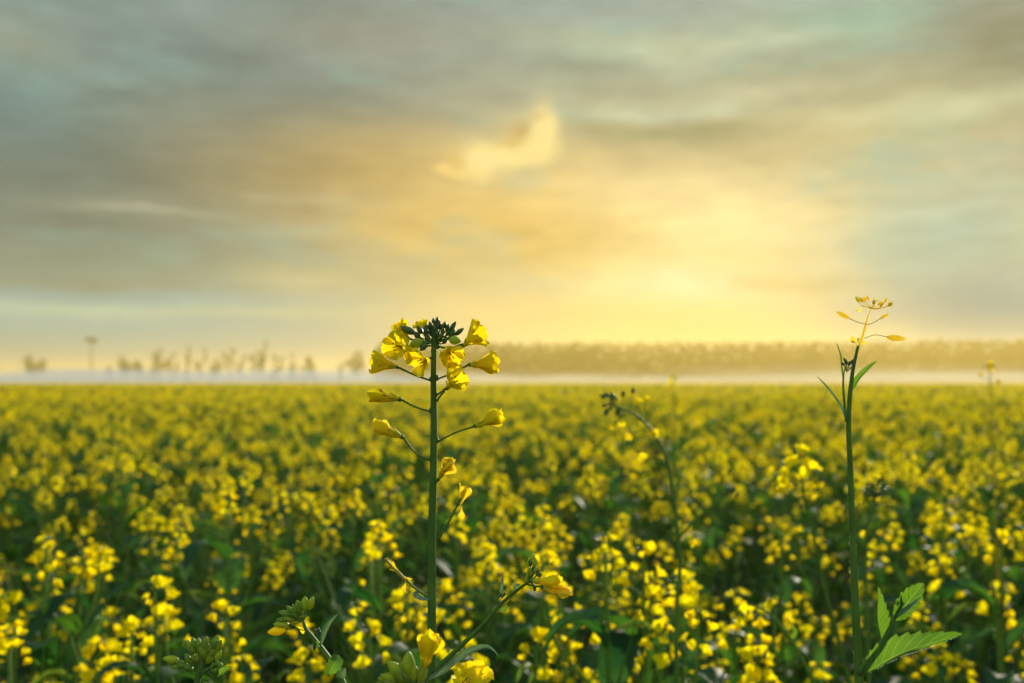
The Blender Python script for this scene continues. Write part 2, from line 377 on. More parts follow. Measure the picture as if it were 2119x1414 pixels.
class Plant:
    """a hand-placed plant: parts are built in world coordinates and hung under one empty at its base"""
    fs = 1.0
    def __init__(s, name, base, label, cat, group=None, seed=1):
        s.base = np.array([base[0], base[1], 0.0]); s.root = thing(name, s.base, label, cat, group); s.rng = random.Random(seed)
    def part(s, name, mb, mats, parent=None, label=None):
        return part(name, mb, mats, parent or s.root, s.base, label)
    def flower(s, base, axis, L, Wd, a0, a1, roll=0., ped=None, pr=.00042, cup=.35, ruffle=.11, npet=4, mats=None, jit=.24, sep=True, stam=True, twist=0., label=None, lens=None, wids=None):
        L *= s.fs; Wd *= s.fs
        rng = s.rng; base = np.asarray(base, float); ax = nz(axis); a, e1, e2 = frame(ax); pm = mats or [PETAL]
        c = MB()
        if ped is not None: tube(c, ped, [pr * 1.15, pr, pr, pr * 1.3], 6, mat=0)
        bud(c, base - ax * L * .03, ax, L * .16, L * .07, 8, 5, 0, .05)
        if sep:
            for k in range(4):
                petal(c, base, ax, roll + pi / 4 + k * pi / 2 + rng.uniform(-.2, .2), L * .42, L * .12, min(a0 + .25, 1.1), a1 * .5 + rng.uniform(0, .45), .7, .0, 6, 3, 1, rng, claw=.0)
        f = s.part('flower', c, [STEM, SEPAL], label=label)
        for k in range(npet):
            m = MB(); jl = (lens[k] if lens else 1) * rng.uniform(.92, 1.06); jw = (wids[k] if wids else 1) * rng.uniform(.92, 1.08)
            petal(m, base, ax, roll + k * 2 * pi / npet + rng.uniform(-.15, .15), L * jl, Wd * jw, a0 + rng.uniform(-jit, jit) * .4, a1 + rng.uniform(-jit, jit) * 2, cup, ruffle, 13, 9, 0, rng, twist=twist * rng.uniform(-1, 1))
            s.part('petal', m, pm, f)
        if stam:
            m = MB()
            for k in range(6):
                th = k * pi / 3 + .3; rd = cos(th) * e1 + sin(th) * e2; ll = L * (.55 if k % 3 else .42); tip = base + ax * ll + rd * L * .13
                tube(m, [base, base + ax * ll * .6 + rd * L * .06, tip], L * .012, 5, 5, 0)
                bud(m, tip, nz(ax + rd * .5), L * .13, L * .035, 6, 5, 1)
            tube(m, [base, base + ax * L * .55], [L * .035, L * .03, L * .04], 6, 4, 2)
            s.part('stamens', m, [PETAL, ANTHER, BUDL], f)
        return f
    def budpart(s, base, axis, L, r, stalk=None, mat=None, sr=.0004, label=None):
        m = MB(); bud(m, base, axis, L, r, 10, 9, 0, .12, s.rng.uniform(0, 3), .15)
        if stalk is not None: tube(m, stalk, sr, 5, 6, 1)
        return s.part('bud', m, [mat or BUD, STEM], label=label)

def spread_teeth_dew(mb, pts, r, rng, n):
    for _ in range(n):
        i = rng.randrange(len(pts) - 1); t = rng.random(); p = pts[i] * (1 - t) + pts[i + 1] * t
        bud(mb, p - np.array([0, 0, r]), (0, 0, 1), 2 * r, r, 6, 5, 0, 0)

# ------------------------------------------------------------------ 1. the sharp flowering stem
D = 0.46; K = D / FPX      # metres per photo pixel at the sharp plant
def build_main():
    b = W(893, 1330, D)
    P = Plant('mustard_plant', (b[0] - .004, D), 'tallest sharp mustard stem, dark bud crown with half-open yellow flowers, left of centre', 'flowering plant', seed=11)
    rng = P.rng; P.fs = 1.33
    m = MB()
    C = tube(m, [W(899, 684, D), W(897.5, 760, D), W(898, 900, D), W(894.3, 1100, D), W(893.6, 1290, D), W(892, 1414, D), np.array([b[0] - .002, D, .75]), np.array([b[0] - .004, D, 0])],
             [x * K for x in (5.5, 6, 7, 8, 8.8, 9.4, 13, 16)], 20, 70, ridge=.035)
    # fine hairs along the sunny edges
    for i in range(2200):
        t = rng.uniform(0, 45); k = int(t); p = C[k] * (1 - t + k) + C[k + 1] * (t - k); th = rng.uniform(0, 2 * pi)
        rr = np.interp(k / 69, np.linspace(0, 1, 8), [x * K for x in (5.5, 6, 7, 8, 8.8, 9.4, 13, 16)])
        d = np.array([cos(th), sin(th), rng.uniform(-.3, .3)]); q = p + d * rr * .9; e = q + d * .00055
        s_ = np.array([-sin(th), cos(th), 0]) * .00005
        m.add([q - s_, q + s_, e], [(0, 1, 2)], 1)
    P.part('stem', m, [STEM, STEMY])
    s = 1.0
    def Z(x, y, dz=0.0): return W(720 + x / 3.722, 620 + y / 3.722, D + dz)
    def ped(x0, y0, x1, y1, dz=0., sag=4):
        a_, c_ = Z(x0, y0), Z(x1, y1, dz); mid = (a_ + c_) / 2 + np.array([0, dz * .1, -sag * K])
        return [a_, mid, c_]
    # L in metres from zoomed pixels: 1 zoom px = K/3.722
    q = K / 3.722
    # F1 wide open, facing down-left
    P.flower(Z(430, 365, -.003), (-.45, -.80, .02), 140 * q, 130 * q, .2, 1.5, .2, ped(655, 330, 432, 362, .0), cup=.25, lens=[1, 1.0, 1.05, .9])
    # F2 above and behind
    P.flower(Z(470, 300, .006), (-.55, -.35, .75), 130 * q, 105 * q, .1, .75, .9, ped(665, 320, 470, 302, .006), cup=.45)
    # F3 bell to the left
    P.flower(Z(386, 522, -.004), (-.93, -.25, .22), 175 * q, 125 * q, .28, .42, .5, ped(640, 625, 386, 522, -.004, 2), cup=.55)
    # F4 open facing the camera, low
    P.flower(Z(625, 455, -.006), (-.55, -.72, -.35), 125 * q, 120 * q, .2, 1.3, .3, ped(655, 410, 625, 455, -.004), cup=.4)
    # F5 open, centre right, nodding
    P.flower(Z(770, 370, -.006), (.25, -.75, -.55), 135 * q, 125 * q, .2, 1.3, .75, ped(685, 345, 770, 370, -.006), cup=.35)
    # F6 upper right bell
    P.flower(Z(885, 362, .002), (.62, -.25, .52), 175 * q, 125 * q, .30, .55, .1, ped(690, 365, 885, 345, .002), cup=.5)
    # F7 right bell
    P.flower(Z(930, 502, .0), (.93, -.2, .03), 180 * q, 128 * q, .22, .48, .45, ped(685, 615, 930, 502, .0, 2), cup=.6)
    # F8 mid right, facing up-right and to the viewer
    P.flower(Z(758, 690, -.004), (.55, -.62, .45), 165 * q, 138 * q, .2, .85, .2, ped(672, 740, 758, 682, -.004, 1), cup=.42)
    m = MB(); tube(m, [Z(685, 785), Z(712, 742, .001), Z(745, 705, .002)], .0005, 6, mat=0)
    P.part('pedicel', m, [STEM])
    # two more half hidden behind the left buds
    P.flower(Z(590, 275, .010), (-.25, -.3, .85), 95 * q, 90 * q, .2, .8, .4, ped(670, 330, 590, 275, .010), cup=.4)
    P.flower(Z(520, 350, .006), (-.2, -.55, -.55), 105 * q, 100 * q, .2, .9, .9, ped(668, 345, 520, 350, .006), cup=.4)
    m = MB()
    for (x, y) in [(641, 625), (685, 615), (640, 865), (685, 1097), (640, 1240), (676, 742), (655, 410), (690, 370)]:
        bud(m, Z(x, y + 12), (0, 0, 1), .0028, .0011, 8, 6, 0, 0)
    P.part('node', m, [STEM])
    # F9 closing, left
    P.flower(Z(410, 772), (-.95, -.12, .18), 205 * q, 75 * q, .22, .16, .3, ped(640, 865, 410, 772, 0, 3), cup=.9, ruffle=.10, twist=.5)
    # F10 lower left
    P.flower(Z(425, 1062), (-.86, -.2, .42), 195 * q, 108 * q, .26, .18, .8, ped(635, 1240, 425, 1062, 0, 10), cup=.8, ruffle=.07)
    # F11 right, closed
    P.flower(Z(970, 978), (.90, -.12, .38), 195 * q, 112 * q, .30, -.02, .5, ped(685, 1097, 970, 978, 0, -3), cup=.85, ruffle=.06)
    # F12 crumpled beside stem
    P.flower(Z(692, 1392, -.003), (.55, -.2, .80), 160 * q, 95 * q, .25, .05, .1, [Z(672, 1420), Z(682, 1405, -.002), Z(692, 1392, -.003)], cup=.8, ruffle=.16, twist=1., mats=[PETALD])
    # the dome of buds
    B = [(635, 200, 45), (660, 170, 40), (688, 162, 42), (652, 222, 42), (690, 205, 42), (668, 235, 42), (712, 215, 42), (742, 200, 46), (765, 218, 46), (728, 245, 44),
         (805, 212, 74), (775, 255, 56), (800, 262, 60), (852, 252, 74), (556, 238, 58), (602, 243, 62), (608, 214, 44), (468, 240, 104), (538, 282, 68), (686, 268, 52),
         (612, 304, 58), (662, 298, 50), (640, 262, 48), (720, 285, 50), (745, 320, 52), (700, 180, 34), (675, 190, 36), (625, 225, 40)]
    apex = np.array([676.0, 318.0])
    for (x, y, l) in B:
        d2 = np.array([x, y]) - apex; rr = np.linalg.norm(d2)
        zc = rng.uniform(-1, 1) * .0045 * max(.25, 1 - rr / 260)
        ax = nz([d2[0] / 220, zc * 60 - .25, -d2[1] / 300 + .55])
        if x == 468: ax = nz([-.9, -.2, .42])
        if x == 805: ax = nz([.5, -.3, .75])
        if x in (852,): ax = nz([.75, -.2, .55])
        base = Z(x, y, zc) - ax * l * q * .5
        st = Z(676 + rng.uniform(-8, 8), 330 + rng.uniform(-14, 14), zc * .2)
        P.budpart(base, ax, l * q * 1.2, l * q * (.38 if l < 70 else .27), [st, (st * .45 + base * .55) - np.array([0, 0, .0006]), base + ax * .0004], BUD, .00032)
    for (x0, y0, x1, y1, mt, w) in [(575, 325, 475, 350, BUDL, 38), (780, 305, 868, 325, BUDL, 34), (600, 335, 560, 395, BUD, 26)]:
        a_, c_ = Z(x0, y0, -.005), Z(x1, y1, -.006)
        P.budpart(a_, c_ - a_, np.linalg.norm(c_ - a_), w * q, [Z(672, 335), (Z(672, 335) + a_) / 2, a_], mt, .0004)
    # withered flowers with young pods (second zoom)
    def Y2(x, y, dz=0.): return W(720 + x / 3.048, 950 + y / 3.048, D + dz)
    q2 = K / 3.048
    m = MB(); tube(m, [Y2(563, 512), Y2(620, 425), Y2(690, 292)], .0005, 6); tube(m, [Y2(690, 292, -.001), Y2(720, 240, -.001), Y2(757, 168, 0)], [.0009, .0008, .0003], 6)
    f = P.part('flower', m, [STEM], label='withered flower clinging to a young pod')
    for ph, a1, l in ((0.3, .35, 150), (2.0, .2, 130), (4.0, .3, 140)):
        m = MB(); petal(m, Y2(705, 290, -.001), (.25, -.1, .9), ph, l * q2, 60 * q2, .5, a1 - .3, .9, .22, 12, 7, 0, rng, twist=1.2); P.part('petal', m, [PETALD], f)
    m = MB(); petal(m, Y2(715, 300, -.001), (0.05, -.3, -.9), .4, 75 * q2, 45 * q2, .1, .3, .8, .2, 8, 5, 0, rng); P.part('petal', m, [PETALD], f)
    m = MB(); tube(m, [Y2(520, 880), Y2(450, 835), Y2(365, 765)], .0005, 6); tube(m, [Y2(365, 765), Y2(300, 700), Y2(236, 632)], [.0007, .0009, .0006], 7, mat=1)
    bud(m, Y2(245, 643), (-.7, 0, .7), .0016, .001, 8, 5, 1)
    f = P.part('flower', m, [STEM, STEMY], label='withered flower with a thin yellow pod pointing up left')
    for (x0, y0, ax, l, w, ph) in [(365, 765, (-.1, -.2, -.9), 80, 50, .5), (350, 740, (.85, -.2, -.3), 60, 22, 0), (310, 705, (-.5, -.3, .1), 60, 26, 1), (330, 720, (-.7, 0, .6), 90, 22, 2)]:
        m = MB(); petal(m, Y2(x0, y0, -.001), ax, ph, l * q2, w * q2, .1, .4, .9, .15, 8, 5, 0, rng, twist=.8); P.part('petal', m, [PETALD], f)
    m = MB(); leaf(m, [Y2(520, 884, -.002), Y2(470, 885, -.004), Y2(430, 865, -.002), Y2(450, 838, .002), Y2(500, 832, .003)], 26 * q2 * 1.6, (0, -.6, .8), .5, n=14); P.part('leaf', m, [LEAFB], label='small curled frosty leaf at the stem')
    # side branch running up right
    m = MB()
    C = tube(m, [Y2(536, 1345, -.001), Y2(700, 1190, -.004), Y2(860, 1035, -.006), Y2(955, 925, -.007), Y2(1040, 850, -.008), Y2(1130, 782, -.009), Y2(1165, 760, -.009)], [x * q2 for x in (17, 15, 13, 11, 10, 8, 5)], 12, 40, ridge=.04)
    P.part('side_branch', m, [STEM])
    for (x, y, l, ax) in [(1152, 712, 62, (-.05, -.1, 1)), (1180, 650, 50, (.1, 0, 1)), (1150, 655, 46, (-.15, -.2, 1)), (1198, 718, 46, (.3, -.2, .9)), (1172, 690, 46, (0, -.5, .9)), (1212, 735, 40, (.4, -.2, .8)), (1180, 690, 50, (.1, .5, .9)), (1178, 815, 40, (.05, -.2, -1))]:
        l_ = l * q2; ax = nz(ax); base = Y2(x, y, -.010) - ax * l_ * .5
        P.budpart(base, ax, l_, l_ * .27, [Y2(1145, 772, -.009), (base + Y2(1145, 772, -.009)) / 2, base + ax * .0003], BUDL if l > 48 else BUD, .0004)
    m = MB(); bud(m, Y2(1158, 640, -.0102), (.25, 0, 1), 44 * q2, 16 * q2, 10, 8); bud(m, Y2(1135, 690, -.009), (.1, 0, 1), 60 * q2, 11 * q2, 8, 7); tube(m, [Y2(1120, 775, -.009), Y2(1130, 730, -.009), Y2(1138, 690, -.009)], .0004, 6); P.part('bud', m, [BUDL])
    P.flower(Y2(1150, 768, -.012), (.97, -.2, -.02), 150 * q2, 64 * q2, .25, -.2, .3, [Y2(1130, 785, -.009), Y2(1140, 775, -.011), Y2(1150, 768, -.012)], cup=.9, ruffle=.05, stam=False, label='flower just opening at the branch tip')
    P.flower(Y2(1215, 805, -.012), (.95, -.15, -.22), 155 * q2, 54 * q2, .22, -.24, .3, [Y2(1130, 790, -.009), Y2(1170, 800, -.011), Y2(1215, 805, -.012)], cup=.9, ruffle=.04, stam=False, mats=[PETALD])
    m = MB(); leaf(m, [Y2(975, 895, -.008), Y2(955, 830, -.010), Y2(965, 780, -.009), Y2(975, 738, -.006)], 44 * q2, (.7, -.6, .2), .6, n=16, peak=.5); P.part('leaf', m, [LEAFB], label='narrow frosty leaf on the side branch')
    m = MB(); leaf(m, [Y2(960, 940, -.008), Y2(980, 950, -.010), Y2(1005, 925, -.009)], 40 * q2, (0, -.9, .3), .3, n=10); P.part('leaf', m, [LEAF])
    m = MB()
    for k in range(6): bud(m, Y2(952 + k * 7, 880 - (k % 3) * 9, -.009 - .001 * (k % 2)), (.1 * (k - 3), -.2, 1), 22 * q2, 7 * q2, 7, 6)
    P.part('bud', m, [BUD])
    m = MB(); leaf(m, [Y2(1060, 840, -.009), Y2(1062, 800, -.011), Y2(1085, 790, -.01)], 30 * q2, (-.3, -.8, .3), .6, n=10); P.part('leaf', m, [LEAFB])
    # long arching frosty leaf low on the right
    m = MB(); leaf(m, [Y2(500, 1395, -.014), Y2(600, 1335, -.016), Y2(700, 1255, -.017), Y2(790, 1205, -.017), Y2(880, 1188, -.016), Y2(955, 1243, -.014)], 62 * q2, (.25, -.75, .55), .75, n=34, peak=.38, wave=.05)
    P.part('leaf', m, [LEAFB], label='long arching frosty blue-green leaf')
build_main()

# ------------------------------------------------------------------ 2. the tall stem on the right with serrated leaves
def build_right():
    D2 = .50; q = D2 / FPX
    b = W(1777, 1414, D2)
    P = Plant('mustard_plant', (b[0] + .006, D2), 'tall bare stem on the right, serrated leaves low down, golden spent top', 'flowering plant', seed=5)
    rng = P.rng
    def w(x, y, dz=0.): return W(x, y, D2 + dz)
    m = MB()
    C = tube(m, [w(1776, 716), w(1767, 755), w(1760, 806), w(1756, 876), w(1759, 960), w(1765, 1130), w(1772, 1300), w(1778, 1414), np.array([b[0] + .004, D2, .7]), np.array([b[0] + .006, D2, 0])],
             [x * q for x in (2.6, 3.5, 4.5, 5, 5.6, 7, 8.2, 9, 11, 13)], 16, 80, ridge=.035)
    for i in range(1600):
        t = rng.uniform(0, 60); k = int(t); p = C[k] * (1 - t + k) + C[k + 1] * (t - k); th = rng.uniform(0, 2 * pi)
        rr = np.interp(k / 79, np.linspace(0, 1, 10), [x * q for x in (2.6, 3.5, 4.5, 5, 5.6, 7, 8.2, 9, 11, 13)])
        d = np.array([cos(th), sin(th), rng.uniform(-.3, .3)]); e0 = p + d * rr * .9; e = e0 + d * .0006; s_ = np.array([-sin(th), cos(th), 0]) * .00004
        m.add([e0 - s_, e0 + s_, e], [(0, 1, 2)], 1)
    P.part('stem', m, [STEM, STEMY])
    m = MB(); tube(m, [w(1776, 718), w(1785, 696), w(1791, 672), w(1798, 650), w(1803, 634)], [x * q for x in (2.8, 2.6, 2.2, 1.0, .9)], 8, 20)
    P.part('stem_tip', m, [GOLD], label='golden upper end of the stem')
    # spent head, its gold put in for burnt-out backlight
    m = MB()
    for k in range(15):
        x = 1777 + 62 * rng.random(); y = 622 + (x - 1777) * .16 + rng.uniform(-5, 7); z = rng.uniform(-.004, .004)
        ax = nz([(x - 1805) / 40, z * 60, .5 + rng.uniform(0, .5)])
        bud(m, w(x, y, z), ax, 11 * q, 3.2 * q, 7, 6, 0, .1); tube(m, [w(1802, 638), w((x + 1802) / 2, y + 6, z * .5), w(x, y, z)], .5 * q, 4, 5, 0)
    for (x, y, ax) in [(1783, 634, (-.5, -.2, -.8)), (1780, 632, (-.7, -.2, .6)), (1830, 637, (1, 0, .3)), (1806, 634, (.2, -.3, .9))]:
        tube(m, [w(1802, 638), w(x, y, -.002)], .5 * q, 4, 3, 0)
        petal(m, w(x, y, -.002), ax, 1, 20 * q, 11 * q, .2, .5, .6, .1, 7, 5, 1, rng)
    P.part('flower_head', m, [GOLD, GOLD], label='golden spent flower head at the very top')
    for (x0, y0, x1, y1, ww) in [(1757, 659, 1731, 645, 4.6), (1822, 659, 1839, 650, 3.2), (1836, 698, 1874, 702, 6.5)]:
        a_, c_ = w(x0, y0), w(x1, y1); st = w(1789, 700) if x0 == 1836 else w(1795, 672)
        mid = (st + a_) / 2 + np.array([0, 0, 6 * q if x0 == 1836 else -2 * q])
        P.budpart(a_, c_ - a_, np.linalg.norm(c_ - a_), ww * q, [st, mid, a_], GOLD, .7 * q, label='closed golden bud on a thin stalk')
    m = MB()
    for (x, y, ax, l) in [(1776, 712, (-.8, -.3, .5), 22), (1774, 710, (-.9, -.3, 0), 16), (1780, 714, (.5, -.3, .3), 12), (1775, 712, (-.3, -.5, .9), 15)]:
        petal(m, w(x, y, -.002), ax, rng.uniform(0, 3), l * q, 10 * q, .2, .5, .7, .1, 7, 5, 0, rng)
    P.part('flower', m, [PETALD], label='withered golden flower remnant')
    # side shoot with dark buds
    m = MB(); tube(m, [w(1751, 872, -.002), w(1747, 830, -.003), w(1745, 790, -.004), w(1748, 765, -.004), w(1754, 752, -.004)], [x * q for x in (3, 2.6, 2, 1.2, 1)], 8, 20)
    tube(m, [w(1751, 770, -.004), w(1758, 764, -.004), w(1763, 760, -.003)], 1.0 * q, 6, 6)
    P.part('side_branch', m, [STEM])
    for k in range(13):
        x = 1755 + rng.uniform(-9, 9); y = 753 + rng.uniform(-6, 5); ax = nz([(x - 1755) / 9, rng.uniform(-.5, .2), .6]); base = w(x, y, -.005)
        P.budpart(base, ax, 9 * q, 2.6 * q, [w(1751, 768, -.004), base], BUD, .4 * q)
    def lf(pts, wd, face, mat, lab, **kw):
        m = MB(); leaf(m, [w(*p) for p in pts], wd * q * .8, face, n=kw.pop('n', 26), rng=rng, **kw); P.part('leaf', m, [mat], label=lab)
    lf([(1745, 790, -.004), (1740, 760, -.005), (1738, 735, -.005), (1730, 709, -.003)], 14, (.8, -.6, .1), LEAF, 'small upright leaf on the side shoot', fold=.5, peak=.45)
    lf([(1751, 874, -.003), (1742, 850, -.004), (1718, 812, -.006), (1690, 779, -.006)], 17, (.5, -.7, .5), LEAFB, 'narrow dark leaf pointing up left', fold=.6, peak=.4)
    lf([(1763, 808, .002), (1772, 790, .001), (1792, 766, -.001), (1815, 747, -.001)], 19, (-.5, -.7, .5), LEAF, 'narrow bright leaf pointing up right', fold=.5, peak=.45)
    # low side branch with serrated leaves
    m = MB(); tube(m, [w(1777, 1394, -.001), w(1800, 1362, -.004), w(1826, 1330, -.006), w(1845, 1292, -.007), w(1858, 1262, -.007), w(1864, 1248, -.007)], [x * q for x in (7.5, 6.5, 5.5, 4.5, 3.5, 2.5)], 10, 26, ridge=.04)
    P.part('side_branch', m, [STEM])
    lf([(1792, 1392, -.008), (1822, 1374, -.009), (1870, 1350, -.011), (1930, 1331, -.012), (1991, 1313, -.012)], 92, (.25, -.75, .62), LEAF, 'largest serrated leaf, translucent green, pointing right', fold=.25, teeth=11, tooth=.17, n=66, asym=(.9, .14), peak=.42, wave=.07)
    lf([(1826, 1328, -.006), (1820, 1300, -.008), (1818, 1260, -.009), (1816, 1214, -.008)], 66, (.3, -.9, .1), LEAF, 'upright serrated leaf close to the stem', fold=.2, teeth=8, tooth=.16, n=48, asym=(.08, .85), peak=.42, wave=.02)
    lf([(1852, 1285, -.007), (1868, 1262, -.010), (1890, 1232, -.011), (1911, 1206, -.010)], 50, (-.2, -.9, .35), LEAF, 'upper serrated leaf pointing up right', fold=.35, teeth=8, tooth=.16, n=48, peak=.5, wave=.07)
    lf([(1856, 1280, -.009), (1875, 1262, -.013), (1905, 1237, -.014)], 15, (.2, -.6, .7), LEAFB, None, fold=.7, peak=.4)
    lf([(1862, 1262, -.007), (1863, 1245, -.008), (1865, 1222, -.006)], 12, (.4, -.9, .1), LEAF, None, fold=.5)
    m = MB()
    for k in range(7): bud(m, w(1862 + rng.uniform(-5, 6), 1252 + rng.uniform(-5, 5), -.009), (rng.uniform(-.4, .4), -.3, 1), 8 * q, 2.6 * q, 7, 6)
    P.part('bud', m, [BUD])
    # dew beads on the edge of the big leaf
    m = MB(); edge = spline([w(1800, 1393, -.010), w(1870, 1358, -.013), w(1930, 1339, -.013), w(1990, 1314, -.012)], 30)
    spread_teeth_dew(m, edge, .00028, rng, 60); P.part('dewdrops', m, [DEW])
build_right()

# ------------------------------------------------------------------ 3. low sharp shoots at the bottom
def bud_cluster(P, w, items, stalk0, q, sr=1.2):
    for (x, y, l, ax, mt) in items:
        ax = nz(ax); base = w(x, y) - ax * l * q * .5
        P.budpart(base, ax, l * q * 1.15, l * q * .31, [w(*stalk0), (w(*stalk0) * .5 + base * .5) + np.array([0, .0005, -.0005]), base + ax * .0003], BUDM if mt is BUD else mt, sr * q)

def build_low():
    # drooping bud cluster left of the main stem
    Dd = .47; q = Dd / FPX
    def w(x, y, dz=0.): return W(x, y, Dd + dz)
    b = w(708, 1412)
    P = Plant('mustard_shoot', (b[0] + .01, Dd), 'curved shoot with a nodding cluster of lime buds and one yellow bud', 'flowering plant', seed=3)
    m = MB(); tube(m, [w(627, 1284), w(632, 1300), w(645, 1318), w(660, 1336), w(679, 1362), w(695, 1388), w(710, 1416), np.array([b[0] + .006, Dd, .7]), np.array([b[0] + .01, Dd, 0])], [x * q for x in (2.5, 4, 5, 5.5, 6.5, 7, 7.5, 10, 12)], 12, 60, ridge=.04); P.part('stem', m, [STEM])
    it = [(643, 1250, 25, (.35, -.2, 1), BUDL), (631, 1251, 27, (.05, -.3, 1), BUDL), (622, 1256, 22, (-.2, -.4, 1), BUD), (616, 1254, 18, (-.2, .3, 1), BUD), (610, 1261, 20, (-.3, -.4, .9), BUD), (606, 1268, 19, (-.5, -.3, .8), BUD),
          (600, 1263, 18, (-.6, .2, .8), BUD), (590, 1270, 22, (-1, -.2, .35), BUD), (586, 1283, 22, (-1, -.3, .1), BUD), (600, 1282, 24, (-.9, -.5, .2), BUDL), (584, 1293, 27, (-1, -.1, .05), BUDL), (612, 1275, 20, (-.4, -.6, .5), BUD), (620, 1268, 20, (-.1, -.7, .6), BUD), (604, 1274, 18, (-.5, -.6, .4), BUD), (595, 1277, 17, (-.8, -.3, .4), BUD)]
    bud_cluster(P, w, it, (628, 1284), q)
    P.budpart(w(590, 1303), w(555, 1309) - w(590, 1303), 36 * q, 9 * q, [w(629, 1305), w(612, 1301), w(590, 1303)], PETAL, 1.1 * q, label='yellow bud about to open')
    m = MB(); petal(m, w(612, 1296, .003), (.4, -.4, -.2), .5, 26 * q, 20 * q, .2, .6, .5, .1); P.part('petal', m, [PETAL])
    def lf(pts, wd, face, mat, **kw):
        m = MB(); leaf(m, [w(*p) for p in pts], wd * q, face, n=20, rng=P.rng, **kw); P.part('leaf', m, [mat])
    lf([(663, 1338, -.002), (667, 1315, -.004), (680, 1290, -.004), (702, 1267, -.002)], 13, (.5, -.8, .3), LEAFB, fold=.6, peak=.4)
    lf([(664, 1338, 0), (655, 1334, -.004), (650, 1348, -.003)], 16, (-.5, -.8, .2), LEAF, fold=.3)
    lf([(680, 1402, -.006), (685, 1385, -.009), (693, 1372, -.008), (698, 1356, -.004)], 34, (.2, -.9, .2), LEAF, fold=.5, peak=.6, teeth=5, tooth=.15)
    lf([(700, 1402, -.006), (708, 1392, -.009), (714, 1382, -.008)], 20, (.4, -.8, .2), LEAFB, fold=.5)
    m = MB()
    for k in range(8): bud(m, w(657 + P.rng.uniform(-9, 6), 1312 + P.rng.uniform(-6, 6), -.002), (P.rng.uniform(-.6, .4), -.3, 1), 9 * q, 2.8 * q, 7, 6)
    P.part('bud', m, [BUD])
    # upright tight bud cluster far left of it
    Dd = .50; q = Dd / FPX; b = W(408, 1414, Dd)
    P = Plant('mustard_shoot', (b[0], Dd), 'upright shoot crowded with tight green buds at the bottom edge, left', 'flowering plant', seed=4)
    def w(x, y, dz=0.): return W(x, y, .50 + dz)
    m = MB(); tube(m, [w(418, 1358), w(417, 1375), w(410, 1395), w(408, 1414), np.array([b[0], .5, 0])], [x * q for x in (4, 5, 6, 7, 12)], 10, 40)
    tube(m, [w(409, 1410, .002), w(420, 1392, .0), w(440, 1380), w(452, 1376)], [4 * q, 2.5 * q], 8, 14); P.part('stem', m, [STEM])
    it = []
    r = random.Random(8)
    for k in range(30):
        x = 385 + 68 * r.random(); y = 1328 + r.random() * 34 + abs(x - 418) * .12; it.append((x, y, r.uniform(17, 25), ((x - 415) / 60, r.uniform(-.5, .3), 1), BUDL if r.random() < .4 else BUD))
    it += [(356, 1365, 28, (-1, -.1, .15), BUDL), (372, 1372, 20, (-1, -.2, .3), BUD), (380, 1378, 22, (-.8, -.4, .2), BUD), (450, 1335, 22, (.7, -.2, .8), BUDL), (392, 1384, 20, (-.5, -.6, .3), BUD), (365, 1380, 18, (-.9, 0, -.1), BUD)]
    bud_cluster(P, w, it, (416, 1375), q)
    it = [(432 + 26 * r.random(), 1374 + 18 * r.random(), 14, (r.uniform(-.5, .6), -.3, 1), BUD) for k in range(12)]
    bud_cluster(P, w, it, (438, 1388), q, .8)
    m = MB(); leaf(m, [w(448, 1400, -.002), w(462, 1388, -.004), w(482, 1380, -.003)], 15 * q, (0, -.8, .6), .4); P.part('leaf', m, [LEAF])
    # nearest buds and bright closed flower in front of the main stem foot
    Dd = .40; q = Dd / FPX; b = W(868, 1414, Dd)
    P = Plant('mustard_shoot', (b[0] - .01, Dd - .03), 'shoot at the foot of the sharp stem with fat lime buds and bright closed flower', 'flowering plant', seed=6)
    def w(x, y, dz=0.): return W(x, y, .40 + dz)
    m = MB(); tube(m, [w(852, 1404), w(856, 1425), w(862, 1470), np.array([b[0] - .005, .38, .7]), np.array([b[0] - .01, .37, 0])], [x * q for x in (5, 7, 8, 11, 13)], 10, 40); P.part('stem', m, [STEM])
    it = [(845, 1377, 46, (.03, -.2, 1), BUDL), (822, 1388, 42, (-.7, -.2, .75), BUDL), (858, 1397, 36, (.1, -.5, 1), BUDL), (808, 1404, 34, (-1, -.2, .4), BUDL), (830, 1404, 36, (-.5, -.5, .7), BUDL), (795, 1405, 20, (-1, 0, .1), BUDL), (842, 1408, 30, (-.2, -.6, .8), BUD), (812, 1412, 30, (-.8, -.5, .2), BUDL), (834, 1390, 30, (-.35, .4, 1), BUD)]
    bud_cluster(P, w, it, (852, 1418), q, 2)
    P.budpart(w(868, 1412, -.001), (.28, -.1, 1), 44 * q, 10 * q, None, BUDL)
    P.flower(w(874, 1394, -.001), (.22, -.1, 1), 94 * q, 54 * q, .22, -.10, .4, [w(856, 1420), w(862, 1408, -.001), w(874, 1394, -.001)], cup=.95, ruffle=.03, stam=False, label='bright closed yellow flower')
    P.flower(w(950, 1424, .004), (.5, -.5, .8), 58 * q, 54 * q, .3, 1.1, .3, [w(862, 1440), w(900, 1434, .002), w(950, 1424, .004)], cup=.3, label='open yellow flower cut by the bottom edge')
    P.flower(w(985, 1426, .012), (.25, -.35, .9), 56 * q, 52 * q, .3, 1.05, .9, [w(862, 1450), w(920, 1440, .006), w(985, 1426, .012)], cup=.35)
build_low()

# ------------------------------------------------------------------ 4. prototypes of the field plants
class T:
    """tree of parts in local coordinates"""
    def __init__(s, name, mb, mats, kids=None): s.name = name; s.mb = mb; s.mats = mats; s.kids = kids or []
FM = [PETALF, STEMF, LEAFF, BUD, BUDL, STRAW, DEW, LEAFB]   # one material list for every field mesh

